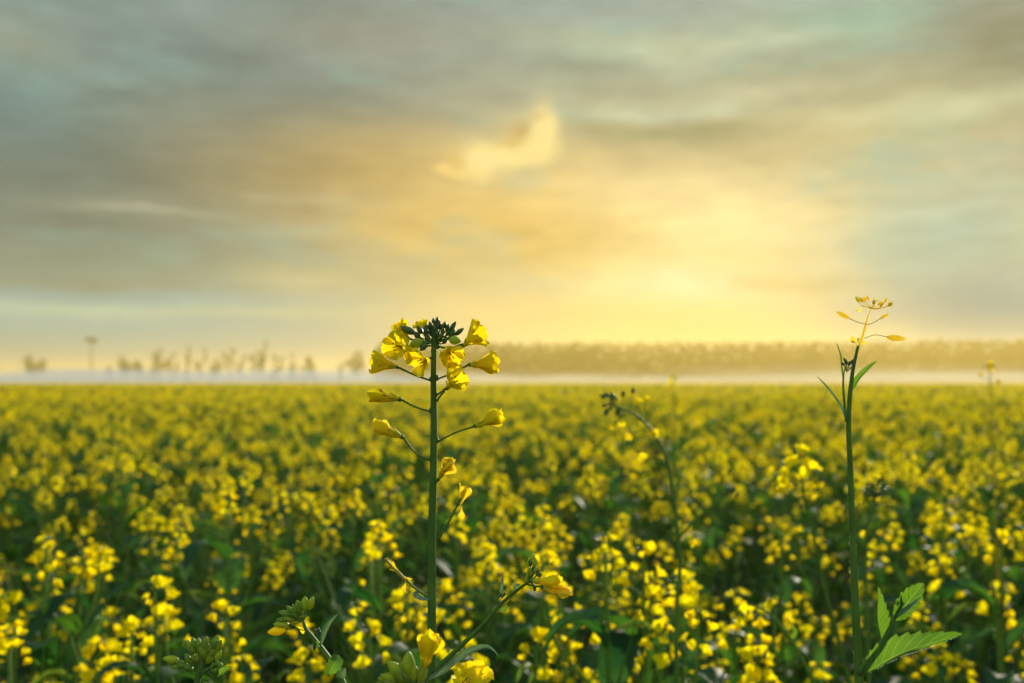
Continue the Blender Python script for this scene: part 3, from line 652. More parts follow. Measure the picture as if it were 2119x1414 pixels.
def field_flower(mb, base, axis, L, op, rng, nu=4, nv=3):
    roll = rng.uniform(0, 6)
    for k in range(4):
        petal(mb, base, axis, roll + k * pi / 2, L * rng.uniform(.85, 1.15), L * .78, op * .3, op + rng.uniform(-.25, .3), .22, .08, nu, nv, 0, rng, claw=.15)

def head(rng, top, axis, size=1.0, nf=14, nb=10, hi=True, spread=1.0, dark=0):
    """raceme: buds at the top, flowers on stalks round it; returns (bud/stalk mesh, list of flower meshes)"""
    a, e1, e2 = frame(axis); core = MB(); fl = []
    for k in range(nb):
        th = k * 2.4; r = .0085 * size * math.sqrt((k + .5) / nb); d = nz(a * (.9 - .5 * k / nb) + (cos(th) * e1 + sin(th) * e2) * (k + .5) / nb)
        p = top + (cos(th) * e1 + sin(th) * e2) * r + a * (.006 - .008 * k / nb) * size
        bud(core, p, d, .0055 * size, .0016 * size, 6 if hi else 4, 5 if hi else 3, 3 if k % 3 else 4, 0)
    for k in range(nf):
        u = (k + .5) / nf; th = k * 2.399 + rng.uniform(-.4, .4); rd = cos(th) * e1 + sin(th) * e2
        h = -.001 - .040 * u ** 1.1 * spread; pl = (.008 + .009 * u) * rng.uniform(.7, 1.2) * size
        s = top + a * h * size; d = nz(rd * (.75 + .25 * u) + a * (.75 - .5 * u) + np.array([0, 0, .05]))
        e = s + d * pl; op = rng.uniform(.6, 1.45) * (1.0 - .4 * (u > .8))
        tube(core, [s, e], .0005 * size, 4, 2, 1, False)
        f = MB(); field_flower(f, e, nz(d * .8 + a * .35 + np.array([0, 0, .1])), .0108 * size * rng.uniform(.65, 1.3), op, rng, 5 if hi else 3, 5 if hi else 3)
        fl.append(f)
    return core, fl

def field_plant(seed, nheads=4, H=.98, nleaf=10, fl=(9, 16), hi=True, podded=False, lean=0.0):
    rng = random.Random(seed); stems = MB(); parts = []
    lx, ly = rng.uniform(-.05, .05) + lean, rng.uniform(-.05, .05)
    main = spline([(0, 0, 0), (lx * .3, ly * .3, H * .4), (lx * .8, ly * .8, H * .8), (lx, ly, H)], 14)
    tube(stems, main, [.0045, .004, .003, .0016], 6, 12, 1)
    heads = [(main[-1], nz(main[-1] - main[-3]))]
    for k in range(nheads - 1):
        t = rng.uniform(.45, .85); p = main[int(t * 13)]; th = k * 2.4 + rng.uniform(-.5, .5); r = rng.uniform(.05, .12)
        e = np.array([p[0] + cos(th) * r, p[1] + sin(th) * r, H * rng.uniform(.84, 1.0)])
        C = tube(stems, [p, p + (e - p) * .5 + np.array([cos(th) * r * .3, sin(th) * r * .3, -.01]), e], [.0022, .0018, .0012], 5, 8, 1)
        heads.append((e, nz(C[-1] - C[-2] + np.array([0, 0, .3]) * .02)))
    for (p, ax) in heads:
        # young pods below the flowers
        for j in range(rng.randint(3, 8)):
            th = rng.uniform(0, 6.28); h = rng.uniform(.045, .12); s = p - ax * h; d = nz(np.array([cos(th), sin(th), .9]))
            tube(stems, [s, s + d * .012, s + d * .012 + np.array([0, 0, .02])], [.0005, .0008, .0004], 4, 4, 1, False)
    T0 = [T('stem', stems, [STEMF])]
    stems.m = [0] * len(stems.m)
    for (p, ax) in heads:
        c, fs = head(rng, p, ax, rng.uniform(.9, 1.15), rng.randint(*fl), rng.randint(7, 11), hi)
        parts.append(T('flower_head', c, FM, [T('flower', f, [PETALF]) for f in fs]))
    for k in range(nleaf):
        t = .15 + .75 * (k + rng.random()) / nleaf; p = main[min(13, int(t * 13))]; th = k * 2.4 + rng.uniform(-.4, .4); l = (.17 - .11 * t) * rng.uniform(.8, 1.3)
        d = np.array([cos(th), sin(th), 0]); m = MB(); drp = rng.uniform(-.5, .35)
        leaf(m, [p, p + d * l * .35 + np.array([0, 0, l * .35]), p + d * l * .7 + np.array([0, 0, l * (.5 + drp * .3)]), p + d * l + np.array([0, 0, l * (.45 + drp)])], l * rng.uniform(.28, .5), np.array([-d[0] * .4, -d[1] * .4, 1]), rng.uniform(.15, .6), n=8 if hi else 5, nv=5 if hi else 3, wave=.08, rng=rng)
        parts.append(T('leaf', m, [LEAFF]))
    # many small narrow leaves and bracts among the upper stems
    for k in range(13):
        (p, ax) = heads[rng.randrange(len(heads))]; th = rng.uniform(0, 6.28); d = np.array([cos(th), sin(th), 0]); h = rng.uniform(.05, .30); l = rng.uniform(.025, .07); s0 = p * (1 - h * .35) if h > .15 else p - ax * h; s0[2] = p[2] - h
        up = rng.uniform(-.3, 1.1); m = MB(); leaf(m, [s0, s0 + d * l * .4 + np.array([0, 0, l * .35 * up]), s0 + d * l * .8 + np.array([0, 0, l * .5 * up]), s0 + d * l + np.array([0, 0, l * (.5 * up - .15)])], l * rng.uniform(.16, .3), np.array([-d[0] * .5, -d[1] * .5, 1]), rng.uniform(.3, .8), n=7 if hi else 4, nv=3, rng=rng)
        parts.append(T('leaf', m, [STRAW if k == 0 and seed % 4 == 1 else LEAFF if k % 2 else STEMF]))
    for k in range(6):
        th = rng.uniform(0, 6.28); p = main[rng.randint(6, 11)]; rr = rng.uniform(.03, .11); e = np.array([p[0] + cos(th) * rr, p[1] + sin(th) * rr, H * rng.uniform(.82, 1.03)]); tube(stems, [p, (p + e) / 2 + np.array([0, 0, -.012]), e], [.0011, .0008, .0004], 4, 7, 0, False)
    m = MB()
    for k in range(7):
        (p, ax) = heads[rng.randrange(len(heads))]; q = p + np.array([rng.uniform(-.025, .025), rng.uniform(-.025, .025), -rng.uniform(0, .07)])
        bud(m, q, (0, 0, 1), .0018, .0009, 6, 5, 0, 0)
    return T0 + parts, m

def merged(parts, dew=None):
    M = MB()
    def rec(t):
        idx = [FM.index(x) for x in t.mats]; o = MB(); o.merge(t.mb); o.m = [idx[i] for i in t.mb.m]; M.merge(o)
        for k in t.kids: rec(k)
    for t in parts: rec(t)
    if dew: M.merge(dew, 6)
    return M

NV = 9
SPEC = [dict(nheads=4, fl=(5, 10)), dict(nheads=6, H=.96, fl=(3, 8)), dict(nheads=3, H=1.0, fl=(6, 11)), dict(nheads=4, H=.94, fl=(2, 7)), dict(nheads=5, fl=(6, 11)), dict(nheads=2, H=1.0, fl=(6, 11), nleaf=12), dict(nheads=5, fl=(2, 7), nleaf=13), dict(nheads=3, H=.97, fl=(8, 13)), dict(nheads=5, H=.92, nleaf=14, fl=(3, 9))]
PROTO = []
for i in range(NV):
    parts, dew = field_plant(100 + i, **SPEC[i]); mes = []
    for t in parts:
        kids = [(k.name, k.mb.mesh(k.name, k.mats)) for k in t.kids]
        J = MB(); o = MB(); o.merge(t.mb); J.merge(o)
        jm = None
        if t.kids:
            for k in t.kids: J.merge(k.mb, 0)
            jm = J.mesh(t.name, FM)
        mes.append((t.name, t.mb.mesh(t.name, t.mats), kids, jm))
    PROTO.append(dict(parts=mes, H=SPEC[i].get('H', .98), full=merged(parts, dew), top=None))
    st = np.array(parts[0].mb.v); PROTO[-1]['top'] = None

def place_plant(name, vi, loc, rz, s, label, group, detail, sz=None):
    r = bpy.data.objects.new(name, None); r.empty_display_size = .05; link(r); r.location = loc; r.rotation_euler = (0, 0, rz); r.scale = (s, s, sz or s)
    tagp(r, label, 'flowering plant', group)
    for (n, me, kids, jm) in PROTO[vi]['parts']:
        o = bpy.data.objects.new(n, me if (detail or jm is None) else jm); link(o); o.parent = r
        if detail:
            for (kn, km) in kids:
                k = bpy.data.objects.new(kn, km); link(k); k.parent = o
    return r

# ------------------------------------------------------------------ 5. blurred but recognisable plants
def custom_blurred():
    # arching stem with drooping dark buds
    Dd = .86; q = Dd / FPX
    def w(x, y, dz=0.): return W(x, y, .86 + dz)
    b = w(1400, 1414)
    P = Plant('mustard_plant', (b[0], Dd), 'blurred tall stem bent over to the left, dark drooping buds at its tip', 'flowering plant', seed=21); rng = P.rng
    m = MB(); CS = tube(m, [w(1262, 836), w(1279, 842), w(1322, 864), w(1360, 907), w(1384, 969), w(1393, 1026), w(1402, 1102), w(1407, 1160), w(1400, 1264), w(1400, 1414), np.array([b[0], Dd, 0])], [x * q * .8 for x in (2, 2.6, 3.4, 3.8, 4.2, 4.6, 5, 5, 5.2, 6, 8)], 8, 70)
    tube(m, [w(1400, 1120), w(1420, 1095), w(1470, 1050), w(1515, 1020)], [2.6 * q, 1.6 * q], 6, 14); tube(m, [w(1392, 1022), w(1378, 1010), w(1368, 1000)], 1.3 * q, 6, 6); P.part('stem', m, [STEM])
    for k in range(16):
        x = 1262 + rng.uniform(-10, 24); y = 836 + rng.uniform(-16, 22); ax = nz([-.6 + (x - 1262) / 40, rng.uniform(-.5, .3), -(y - 832) / 20]); base = w(x, y)
        P.budpart(base, ax, 13 * q, 3.6 * q, [w(1270, 838), base], BUD, .7 * q)
    for (x, y) in [(1289, 822), (1309, 815)]: P.budpart(w(x, y), (.1, 0, 1), 14 * q, 4 * q, [w(x - 6, 846 if x < 1300 else 851), w(x - 1, 834), w(x, y)], BUD, .8 * q)
    for (x, y, l, ax) in [(1355, 900, 14, (-.2, -.8, .3)), (1288, 870, 13, (-.2, -.5, -.7)), (1305, 897, 15, (-.4, -.5, -.4)), (1318, 838, 15, (.3, -.4, .7)), (1268, 876, 12, (-.3, -.4, -.8)), (1424, 1120, 15, (.6, -.4, -.2)), (1335, 950, 15, (-.4, -.5, .2)), (1335, 832, 14, (.4, -.3, .6))]:
        f0 = w(x, y, rng.uniform(-.006, .006)); near_ = CS[np.argmin(np.linalg.norm(CS[:60] - (f0 + np.array([.012, 0, -.004])), axis=1))]
        P.flower(f0, ax, l * q * 1.1, l * q, .3, 1.1, rng.uniform(0, 3), [near_, (near_ + f0) / 2 + np.array([0, 0, .0015]), f0], stam=False, sep=False)
    m = MB(); leaf(m, [w(1409, 1122, -.004), w(1420, 1110, -.006), w(1438, 1102, -.006), w(1461, 1107, -.004)], 9 * q, (0, -.6, .8), .6, n=12); P.part('leaf', m, [STRAW], label='dry curled pale leaf')
    m = MB(); leaf(m, [w(1392, 1027, -.004), w(1380, 1020, -.006), w(1362, 1008, -.004)], 6 * q, (0, -.6, .8), .6, n=10); P.part('leaf', m, [STRAW])
    m = MB(); 
    for k in range(10): bud(m, w(1500 + rng.uniform(-6, 26), 1022 + rng.uniform(-9, 9)), (rng.uniform(-.4, .8), 0, .6), 10 * q, 3 * q, 6, 5)
    P.part('bud', m, [BUD])
    # dark round bud head beside the right stem
    Dd = .95; q = Dd / FPX
    def w(x, y, dz=0.): return W(x, y, .95 + dz)
    b = w(1793, 1200); P = Plant('mustard_plant', (b[0], Dd), 'blurred plant with a round dark bud head just right of the tall right stem', 'flowering plant', seed=22); rng = P.rng
    m = MB(); tube(m, [w(1812, 1035), w(1803, 1060), w(1795, 1100), w(1792, 1160), w(1796, 1300), np.array([b[0], Dd, 0])], [x * q for x in (2, 2.6, 3, 3.4, 4, 7)], 8, 40)
    tube(m, [w(1800, 1064), w(1822, 1046), w(1848, 1052)], 1.2 * q, 5, 8); P.part('stem', m, [STEM])
    for k in range(34):
        th = rng.uniform(0, 6.28); r = math.sqrt(rng.random()) * 20; x = 1812 + cos(th) * r * 1.1; y = 1016 + sin(th) * r * .75; base = w(x, y, rng.uniform(-.006, .006))
        P.budpart(base, ((x - 1812) / 20, rng.uniform(-.5, .5), (1026 - y) / 20), 11 * q, 3.4 * q, [w(1812, 1032), base], BUD, .6 * q)
    for (x, y, ax) in [(1800, 1000, (-.3, -.3, .9)), (1815, 995, (.1, -.4, .9)), (1838, 1088, (.8, -.4, .2)), (1790, 1108, (-.6, -.4, .3))]:
        P.flower(w(x, y), ax, 12 * q, 10 * q, .3, .9, rng.uniform(0, 3), [w(1812, 1030) if y < 1050 else w(1796, 1100), w(x, y)], stam=False, sep=False)
    # small plants rising above the field line
    for (px, py, Y, lab, n, sd) in [(1394, 782, 2.1, 'lone mustard head poking above the field line between the two tall stems', 9, 31), (2048, 762, 1.5, 'faint small yellow head above the field line near the right edge', 4, 32), (1652, 945, .98, 'blurred branching plant with loose yellow head left of the tall right stem', 13, 33)]:
        p = W(px, py, Y); q = Y / FPX; P = Plant('mustard_plant', (p[0] + (.10 if sd == 33 else .01), Y), lab, 'flowering plant', seed=sd); rng = P.rng
        m = MB()
        if sd == 33:
            w = lambda x, y: W(x, y, Y)
            tube(m, [p, w(1660, 1000), w(1667, 1042), w(1685, 1116), w(1706, 1217), w(1730, 1304), w(1757, 1414), np.array([P.base[0], Y, 0])], [x * q for x in (2, 2.4, 3, 3.4, 4, 4.6, 5, 8)], 8, 50)
            tube(m, [w(1700, 1190), w(1680, 1180), w(1662, 1172)], 1.4 * q, 5, 8); tube(m, [w(1696, 1170), w(1708, 1140), w(1722, 1120)], 1.4 * q, 5, 8); tube(m, [w(1725, 1290), w(1690, 1285), w(1660, 1270)], 1.6 * q, 5, 8)
            tube(m, [w(1698, 1240), w(1675, 1205), w(1655, 1175)], 1.6 * q, 5, 8)
        else: tube(m, [p, p + np.array([.002, 0, -.1]), P.base + np.array([0, 0, .5]), P.base], [.0009, .0013, .003, .004], 6, 30)
        P.part('stem', m, [STEM if sd != 32 else STEMY])
        c, fs = head(rng, p, (.05, 0, 1), (.75 if n < 12 else 1.0), n, 10)
        h = P.part('flower_head', c, FM)
        for f in fs: P.part('flower', f, [PETALF if sd != 32 else PETALD], h)
        if sd == 33:
            for (x, y, ax) in [(1657, 1085, (-.3, -.4, -.6)), (1605, 975, (-.7, -.4, .2)), (1620, 1010, (-.6, -.5, -.2)), (1690, 1000, (.6, -.5, -.2)), (1676, 1020, (.3, -.5, -.4)), (1640, 1000, (-.5, -.5, -.5))]:
                P.flower(w(x, y), ax, 15 * q, 12 * q, .3, .8, 1., [w(1664, 1020), w((x + 1664) / 2, (y + 1010) / 2), w(x, y)], stam=False, sep=False)
    # thin arching stalk lower right
    Y = .8; q = Y / FPX; p = W(1685, 1414, Y); P = Plant('mustard_plant', (p[0], Y), 'thin yellow-green stalk arching down to the right below the loose yellow head', 'flowering plant', seed=41)
    m = MB(); w = lambda x, y: W(x, y, Y)
    tube(m, [w(1545, 1250), w(1580, 1262), w(1605, 1284), w(1632, 1318), w(1660, 1365), w(1685, 1414), np.array([p[0], Y, 0])], [x * q for x in (1.6, 2.6, 3, 3.4, 3.8, 4.2, 7)], 8, 40); P.part('stem', m, [STEMF])
    m = MB(); leaf(m, [w(1640, 1322), w(1644, 1308), w(1642, 1295)], 12 * q, (.3, -.8, .2), .3); P.part('leaf', m, [LEAF])
custom_blurred()

# ------------------------------------------------------------------ 6. the field
def inframe(x, y, m=0.0): return y > .3 and abs(x) < (.515 + m) * y + .02
rs = random.Random(77)
# heads that stand out in the photograph: (head pixel, distance, variant, label)
KEY = [(95, 1130, 1.12, 4, 'bright blurred mustard plant with a broad yellow top at the far left edge'),
       (165, 1160, 1.16, 1, 'bright blurred mustard plant beside the far left one, slightly lower'),
       (275, 1310, .98, 7, 'low yellow mustard head at the lower left above the tight green bud shoot'),
       (22, 1318, 1.0, 5, 'single low mustard plant in the bottom left corner'),
       (540, 1198, 1.02, 2, 'blurred mustard plant with stacked yellow flowers above the nodding bud shoot'),
       (470, 1035, 1.5, 5, 'mustard plant with a ring-shaped yellow head, left middle'),
       (465, 1270, 1.05, 6, 'sparse mustard plant with a few round yellow flowers left of the stacked one'),
       (785, 1100, 1.15, 7, 'rounded yellow mustard head just left of the tall sharp stem'),
       (650, 1150, 1.22, 3, 'low yellow-green mustard head midway between stacked head and sharp stem'),
       (1255, 1130, .95, 4, 'large bright yellow mustard head left of the bent stem'),
       (1330, 1150, 1.0, 1, 'yellow mustard plant between the large bright head and the bent stem'),
       (1365, 1310, .90, 7, 'bright yellow mustard head low against the bent stem'),
       (1010, 1200, 1.1, 3, 'yellow mustard plant behind the side branch of the sharp stem'),
       (1120, 1060, 1.5, 0, 'mustard plant right of the sharp stem above the branch tip'),
       (1545, 1290, .95, 8, 'leafy mustard plant with yellow tops between bent stem and right stem'),
       (1610, 1200, 1.05, 2, 'small yellow mustard head left of the arching stalk'),
       (2070, 1120, 1.2, 1, 'golden mustard plant at the right edge, middle height'),
       (1950, 1060, 1.5, 4, 'golden mustard head right of the dark round bud head'),
       (900, 1290, .98, 6, 'dim leafy mustard plant directly behind the foot of the sharp stem'),
       (1110, 1330, .92, 6, 'sparse leafy mustard plant below the side branch')]
placed = []
for (px, py, Y, vi, lab) in KEY:
    p = W(px, py, Y); s = p[2] / PROTO[vi]['H']; rz = rs.uniform(0, 6.28)
    st = PROTO[vi]['parts'][0][1]
    tip = max((v.co for v in st.vertices), key=lambda c: c.z)
    tx = (tip.x * cos(rz) - tip.y * sin(rz)) * 1.0; ty = (tip.x * sin(rz) + tip.y * cos(rz)) * 1.0
    k = rs.uniform(.95, 1.1)
    place_plant('field_mustard', vi, (p[0] - tx * k, Y - ty * k, 0), rz, k, lab, 'mustard plants of the near field', True, s)
    placed.append((p[0], Y))
# random rows beyond
DENS = 24.0
pts = []
step = 1 / math.sqrt(DENS)
for iy in range(int(.98 / step), int(16 / step)):
    y0 = iy * step; half = .74 * y0 + 1.6
    for ix in range(int(-half / step), int(half / step)):
        x = (ix + rs.uniform(-.1, 1.1)) * step; y = y0 + rs.uniform(0, 1) * step
        if y < 1.9 and rs.random() < (.5 if y < 1.3 else .28): continue
        if any((x - a) ** 2 + (y - c) ** 2 < .012 for a, c in placed): continue
        if y < 1.0: continue
        pts.append((x, y))
pts.sort(key=lambda p: p[1])
near, stuff = [], []
for p in pts:
    if inframe(*p) and len(near) < 274: near.append(p)
    else: stuff.append(p)
def zone(x, y):
    u = x / y
    h = 'far left' if u < -.28 else 'left' if u < -.09 else 'middle' if u < .12 else 'right' if u < .31 else 'far right'
    d = 'front' if y < 1.8 else 'second' if y < 2.8 else 'third' if y < 3.8 else 'fourth'
    return h, d
ZC = {'front': 'frontmost band', 'second': 'second band', 'third': 'third band', 'fourth': 'small-flowered back band'}
def hgt(rg): return rg.choice([rg.gauss(.985, .035), rg.gauss(.94, .05)])
for (x, y) in near:
    vi = rs.randrange(NV); h, d = zone(x, y); s = min(1.09, max(.82, hgt(rs)))
    if y < 1.5: s = min(s, .97)
    place_plant('field_mustard', vi, (x, y, 0), rs.uniform(0, 6.28), rs.uniform(.9, 1.1), 'blurred mustard plant with yellow heads, %s of the %s' % (h, ZC[d]), 'mustard plants of the near field, %s, %s band' % (h, d), y < 1.75, s)
print('near', len(near), 'stuff', len(stuff))

# instanced remainder of the crop
def proto_obj(name, mb, coll):
    o = bpy.data.objects.new(name, mb.mesh(name, FM)); coll.objects.link(o); return o
def instancer(name, P3, coll, label, seed, smin, smax, zvar, cat='crop'):
    rg = np.random.default_rng(seed); n = len(P3); me = bpy.data.meshes.new(name); me.vertices.add(n)
    me.vertices.foreach_set('co', np.array(P3, dtype=np.float32).ravel())
    def attr(nm, ty, arr, key):
        a = me.attributes.new(nm, ty, 'POINT'); a.data.foreach_set(key, np.asarray(arr).ravel())
    rot = np.zeros((n, 3), np.float32); rot[:, 2] = rg.uniform(0, 2 * pi, n)
    s = rg.uniform(smin, smax, n); scl = np.stack([s, s, np.clip(rg.normal(.965, zvar, n), .8, 1.1)], 1).astype(np.float32)
    attr('rot', 'FLOAT_VECTOR', rot, 'vector'); attr('scl', 'FLOAT_VECTOR', scl, 'vector'); attr('idx', 'INT', rg.integers(0, len(coll.objects), n).astype(np.int32), 'value')
    o = bpy.data.objects.new(name, me); link(o)
    g = bpy.data.node_groups.new(name, 'GeometryNodeTree')
    g.interface.new_socket('Geometry', in_out='INPUT', socket_type='NodeSocketGeometry'); g.interface.new_socket('Geometry', in_out='OUTPUT', socket_type='NodeSocketGeometry')
    N = g.nodes; L = g.links; gi = N.new('NodeGroupInput'); go = N.new('NodeGroupOutput'); m2p = N.new('GeometryNodeMeshToPoints'); iop = N.new('GeometryNodeInstanceOnPoints'); ci = N.new('GeometryNodeCollectionInfo')
    ci.inputs['Collection'].default_value = coll; ci.inputs['Separate Children'].default_value = True; ci.inputs['Reset Children'].default_value = True
    def at(nm, ty):
        a = N.new('GeometryNodeInputNamedAttribute'); a.data_type = ty; a.inputs['Name'].default_value = nm; return [x for x in a.outputs if x.enabled][0]
    e2r = N.new('FunctionNodeEulerToRotation'); L.new(at('rot', 'FLOAT_VECTOR'), e2r.inputs[0])
    L.new(gi.outputs[0], m2p.inputs[0]); L.new(m2p.outputs[0], iop.inputs['Points']); L.new(ci.outputs[0], iop.inputs['Instance'])
    iop.inputs['Pick Instance'].default_value = True; L.new(at('idx', 'INT'), iop.inputs['Instance Index']); L.new(e2r.outputs[0], iop.inputs['Rotation']); L.new(at('scl', 'FLOAT_VECTOR'), iop.inputs['Scale'])
    L.new(iop.outputs[0], go.inputs[0])
    md = o.modifiers.new('scatter', 'NODES'); md.node_group = g
    tagp(o, label, cat, None, 'stuff'); return o
cA = bpy.data.collections.new('crop_sources_near')
for i in range(NV): proto_obj('source_plant', PROTO[i]['full'], cA)
instancer('mustard_crop', [(x, y, 0) for x, y in stuff], cA, 'dense blooming mustard crop filling the middle of the field', 5, .9, 1.1, .05)

def lowpoly_plant(rng, mb, ox, oy, nh, fper, fs, nl=7):
    H = rng.uniform(.88, 1.04)
    for h in range(nh):
        x = ox + rng.uniform(-.11, .11); y = oy + rng.uniform(-.11, .11); z = H * rng.uniform(.86, 1.0)
        for k in range(fper):
            th = rng.uniform(0, 6.28); r = .024 * math.sqrt(rng.random()); c = np.array([x + cos(th) * r, y + sin(th) * r, z - rng.uniform(0, .05)])
            n = nz([cos(th), sin(th), rng.uniform(-.1, 1.2)]); a, e1, e2 = frame(n)
            for s in (0, 1):
                d1 = e1 if s == 0 else e2; d2 = e2 if s == 0 else e1
                mb.add([c - d1 * fs + a * fs * .5, c - d2 * fs * .5, c + d1 * fs + a * fs * .5, c + d2 * fs * .5], [(0, 1, 2, 3)], 0)
        c = np.array([x, y, z]); mb.add([c + np.array([-.006, 0, .004]), c + np.array([0, -.006, 0]), c + np.array([.006, 0, .004]), c + np.array([0, .006, .009])], [(0, 1, 2, 3)], 3)
        mb.add([c + np.array([-.0012, 0, 0]), c + np.array([.0012, 0, 0]), c + np.array([.0012, 0, -.35]), c + np.array([-.0012, 0, -.35])], [(0, 1, 2, 3)], 1)
    for k in range(nl):
        th = rng.uniform(0, 6.28); d = np.array([cos(th), sin(th), rng.uniform(-.2, .9)]); p = np.array([ox, oy, H * rng.uniform(.35, .97)]); l = rng.uniform(.05, .13); s = np.array([-sin(th), cos(th), .2]) * l * .22
        mb.add([p, p + d * l * .5 + s, p + d * l, p + d * l * .5 - s], [(0, 1, 2, 3)], 2)
cB = bpy.data.collections.new('crop_sources_middle')
for i in range(6):
    rng = random.Random(300 + i); m = MB()
    for k in range(6): lowpoly_plant(rng, m, rng.uniform(-.28, .28), rng.uniform(-.28, .28), 4, 9, .0100, 10)
    proto_obj('source_patch', m, cB)
P3 = []
st_ = .54; y = 15.8
while y < 62:
    half = .80 * y + 2; x = -half
    while x < half: P3.append((x + rs.uniform(-.15, .15), y + rs.uniform(-.15, .15), 0)); x += st_
    y += st_
instancer('mustard_crop', P3, cB, 'mustard crop merging into a yellow sheet further back', 6, .95, 1.1, .03)
cC = bpy.data.collections.new('crop_sources_far')
for i in range(4):
    rng = random.Random(400 + i); m = MB()
    for k in range(34): lowpoly_plant(rng, m, rng.uniform(-1.1, 1.1), rng.uniform(-1.1, 1.1), 4, 5, .021, 2)
    proto_obj('source_patch', m, cC)
P4 = []; st_ = 1.75; y = 62.5
while y < 150:
    half = .80 * y + 4; x = -half
    while x < half: P4.append((x + rs.uniform(-.3, .3), y + rs.uniform(-.3, .3), 0)); x += st_
    y += st_
instancer('mustard_crop', P4, cC, 'farthest mustard crop below the white ground fog', 7, .95, 1.15, .02)
print('mid', len(P3), 'far', len(P4))

# ------------------------------------------------------------------ 7. ground
m = MB(); n = 40; rg = random.Random(1)
xs = np.linspace(-460, 460, n); ys = np.linspace(-60, 860, n)
m.add([(x, y, -.02) for y in ys for x in xs], [(j * n + i, j * n + i + 1, (j + 1) * n + i + 1, (j + 1) * n + i) for j in range(n - 1) for i in range(n - 1)], 0)
g = bpy.data.objects.new('ground', m.mesh('ground', [SOIL])); link(g); tagp(g, 'dark soil under the crop', 'ground', None, 'structure')

# ------------------------------------------------------------------ 8. hazy trees
def leaf_clumps(mb, rng, c, rx, ry, rz, n, s):
    for _ in range(n):
        v = np.array([rng.gauss(0, 1), rng.gauss(0, 1), rng.gauss(0, 1)]); v = v / np.linalg.norm(v) * rng.random() ** .4
        p = np.array([c[0] + v[0] * rx, c[1] + v[1] * ry, c[2] + v[2] * rz]); a, e1, e2 = frame([rng.gauss(0, 1), rng.gauss(0, 1), rng.gauss(0, 1)]); k = s * rng.uniform(.6, 1.3)
        mb.add([p - e1 * k, p - e2 * k * .7, p + e1 * k, p + e2 * k * .7], [(0, 1, 2, 3)], 0)
def tree_meshes(seed, kind, H, Wd):
    rng = random.Random(seed); t = MB(); c = MB()
    if kind == 'palm':
        tube(t, [(0, 0, 0), (.1, 0, H * .5), (0, 0, H)], [.3, .2, .16], 8, 12)
        for k in range(34):
            th = k * 2.4; up = rng.uniform(-.5, 1.2); d = np.array([cos(th), sin(th), 0]); L_ = Wd / 2 * rng.uniform(.8, 1.15)
            leaf(c, [(0, 0, H), d * L_ * .4 + np.array([0, 0, H + up * L_ * .45]), d * L_ * .8 + np.array([0, 0, H + up * L_ * .45]), d * L_ + np.array([0, 0, H + up * L_ * .3 - .3 * L_])], .55, np.array([-d[0] * .3, -d[1] * .3, 1]), .4, n=9, nv=5, teeth=6, tooth=.5)
        return t, c
    if kind in ('tall', 'broad', 'fork'):
        # spindly feathery trees: bare stems carrying loose separate tufts
        n = {'tall': 2, 'broad': 5, 'fork': 3}[kind]; tube(t, [(0, 0, 0), (rng.uniform(-.2, .2), 0, H * .4)], [.03 * H, .02 * H], 7, 6)
        for k in range(n):
            sx = (k - (n - 1) / 2) / max(1, n - 1) * Wd * .85 + rng.uniform(-.15, .15) * Wd; sy = rng.uniform(-.3, .3) * Wd; hh = H * (1 if k == n // 2 else rng.uniform(.62, .97))
            tube(t, [(0, 0, H * .3), (sx * .5, sy * .5, hh * .62), (sx, sy, hh * .95)], [.018 * H, .010 * H, .004 * H], 5, 8)
            for j in range(5):
                u = j / 4; zz = hh * (.55 + .42 * u); cr = Wd * rng.uniform(.15, .27) * (1.3 if kind == 'tall' else 1)
                leaf_clumps(c, rng, (sx * (.5 + .5 * u) + rng.uniform(-1, 1) * cr * 1.3, sy * (.5 + .5 * u), zz), cr * 1.1, cr, cr * rng.uniform(.5, .9), 60, .10 + .012 * H)
        return t, c
    hb = {'tall': .3, 'broad': .35, 'bush': .05, 'belt': .06, 'fork': .4}[kind] * H
    tube(t, [(0, 0, 0), (rng.uniform(-.2, .2), 0, H * .45), (rng.uniform(-.2, .2), 0, H * .85)], [.035 * H, .02 * H, .006 * H], 7, 10)
    nb = {'tall': 7, 'broad': 12, 'bush': 9, 'belt': 11, 'fork': 6}[kind]
    for k in range(nb):
        u = (k + .5) / nb; th = k * 2.4; z = hb + (H - hb) * u
        prof = {'tall': .8, 'broad': sin(pi * (.2 + .7 * u)), 'bush': math.sqrt(max(.05, 1 - u * u)), 'belt': math.sqrt(max(.06, 1 - u ** 2.2)), 'fork': .25 + .75 * u}[kind]
        r = Wd / 2 * prof * .62 * rng.uniform(.6, 1.1); x, y = cos(th) * r, sin(th) * r; cr = Wd / 2 * rng.uniform(.34, .5) * (prof * .6 + .4)
        tube(t, [(0, 0, z * .72), (x * .6, y * .6, z * .88), (x, y, z)], [.012 * H, .004 * H], 5, 6)
        leaf_clumps(c, rng, (x, y, z - cr * .4), cr, cr, cr * (.9 if kind != 'tall' else 1.3), 90, .16 + .02 * H)
    return t, c
def tree(px, ytop, wpx, Y, kind, seed, label, group=None, mesh=None):
    q = Y / FPX; top = W(px, ytop, Y); H = top[2]; b = (top[0], Y, -.02)
    o = thing('tree', b, label, 'tree', group)
    if mesh is None:
        t, c = tree_meshes(seed, kind, H + .02, wpx * q); mesh = (t.mesh('trunk', [BARK]), c.mesh('crown', [CROWN]), H)
    a = bpy.data.objects.new('trunk', mesh[0]); link(a); a.parent = o; c_ = bpy.data.objects.new('crown', mesh[1]); link(c_); c_.parent = o
    s = H / mesh[2]; o.scale = (s * rs.uniform(.9, 1.2), s, s); o.rotation_euler = (0, 0, rs.uniform(0, 6.28) if kind != 'fork' else 0)
    return mesh
YT = 300.0
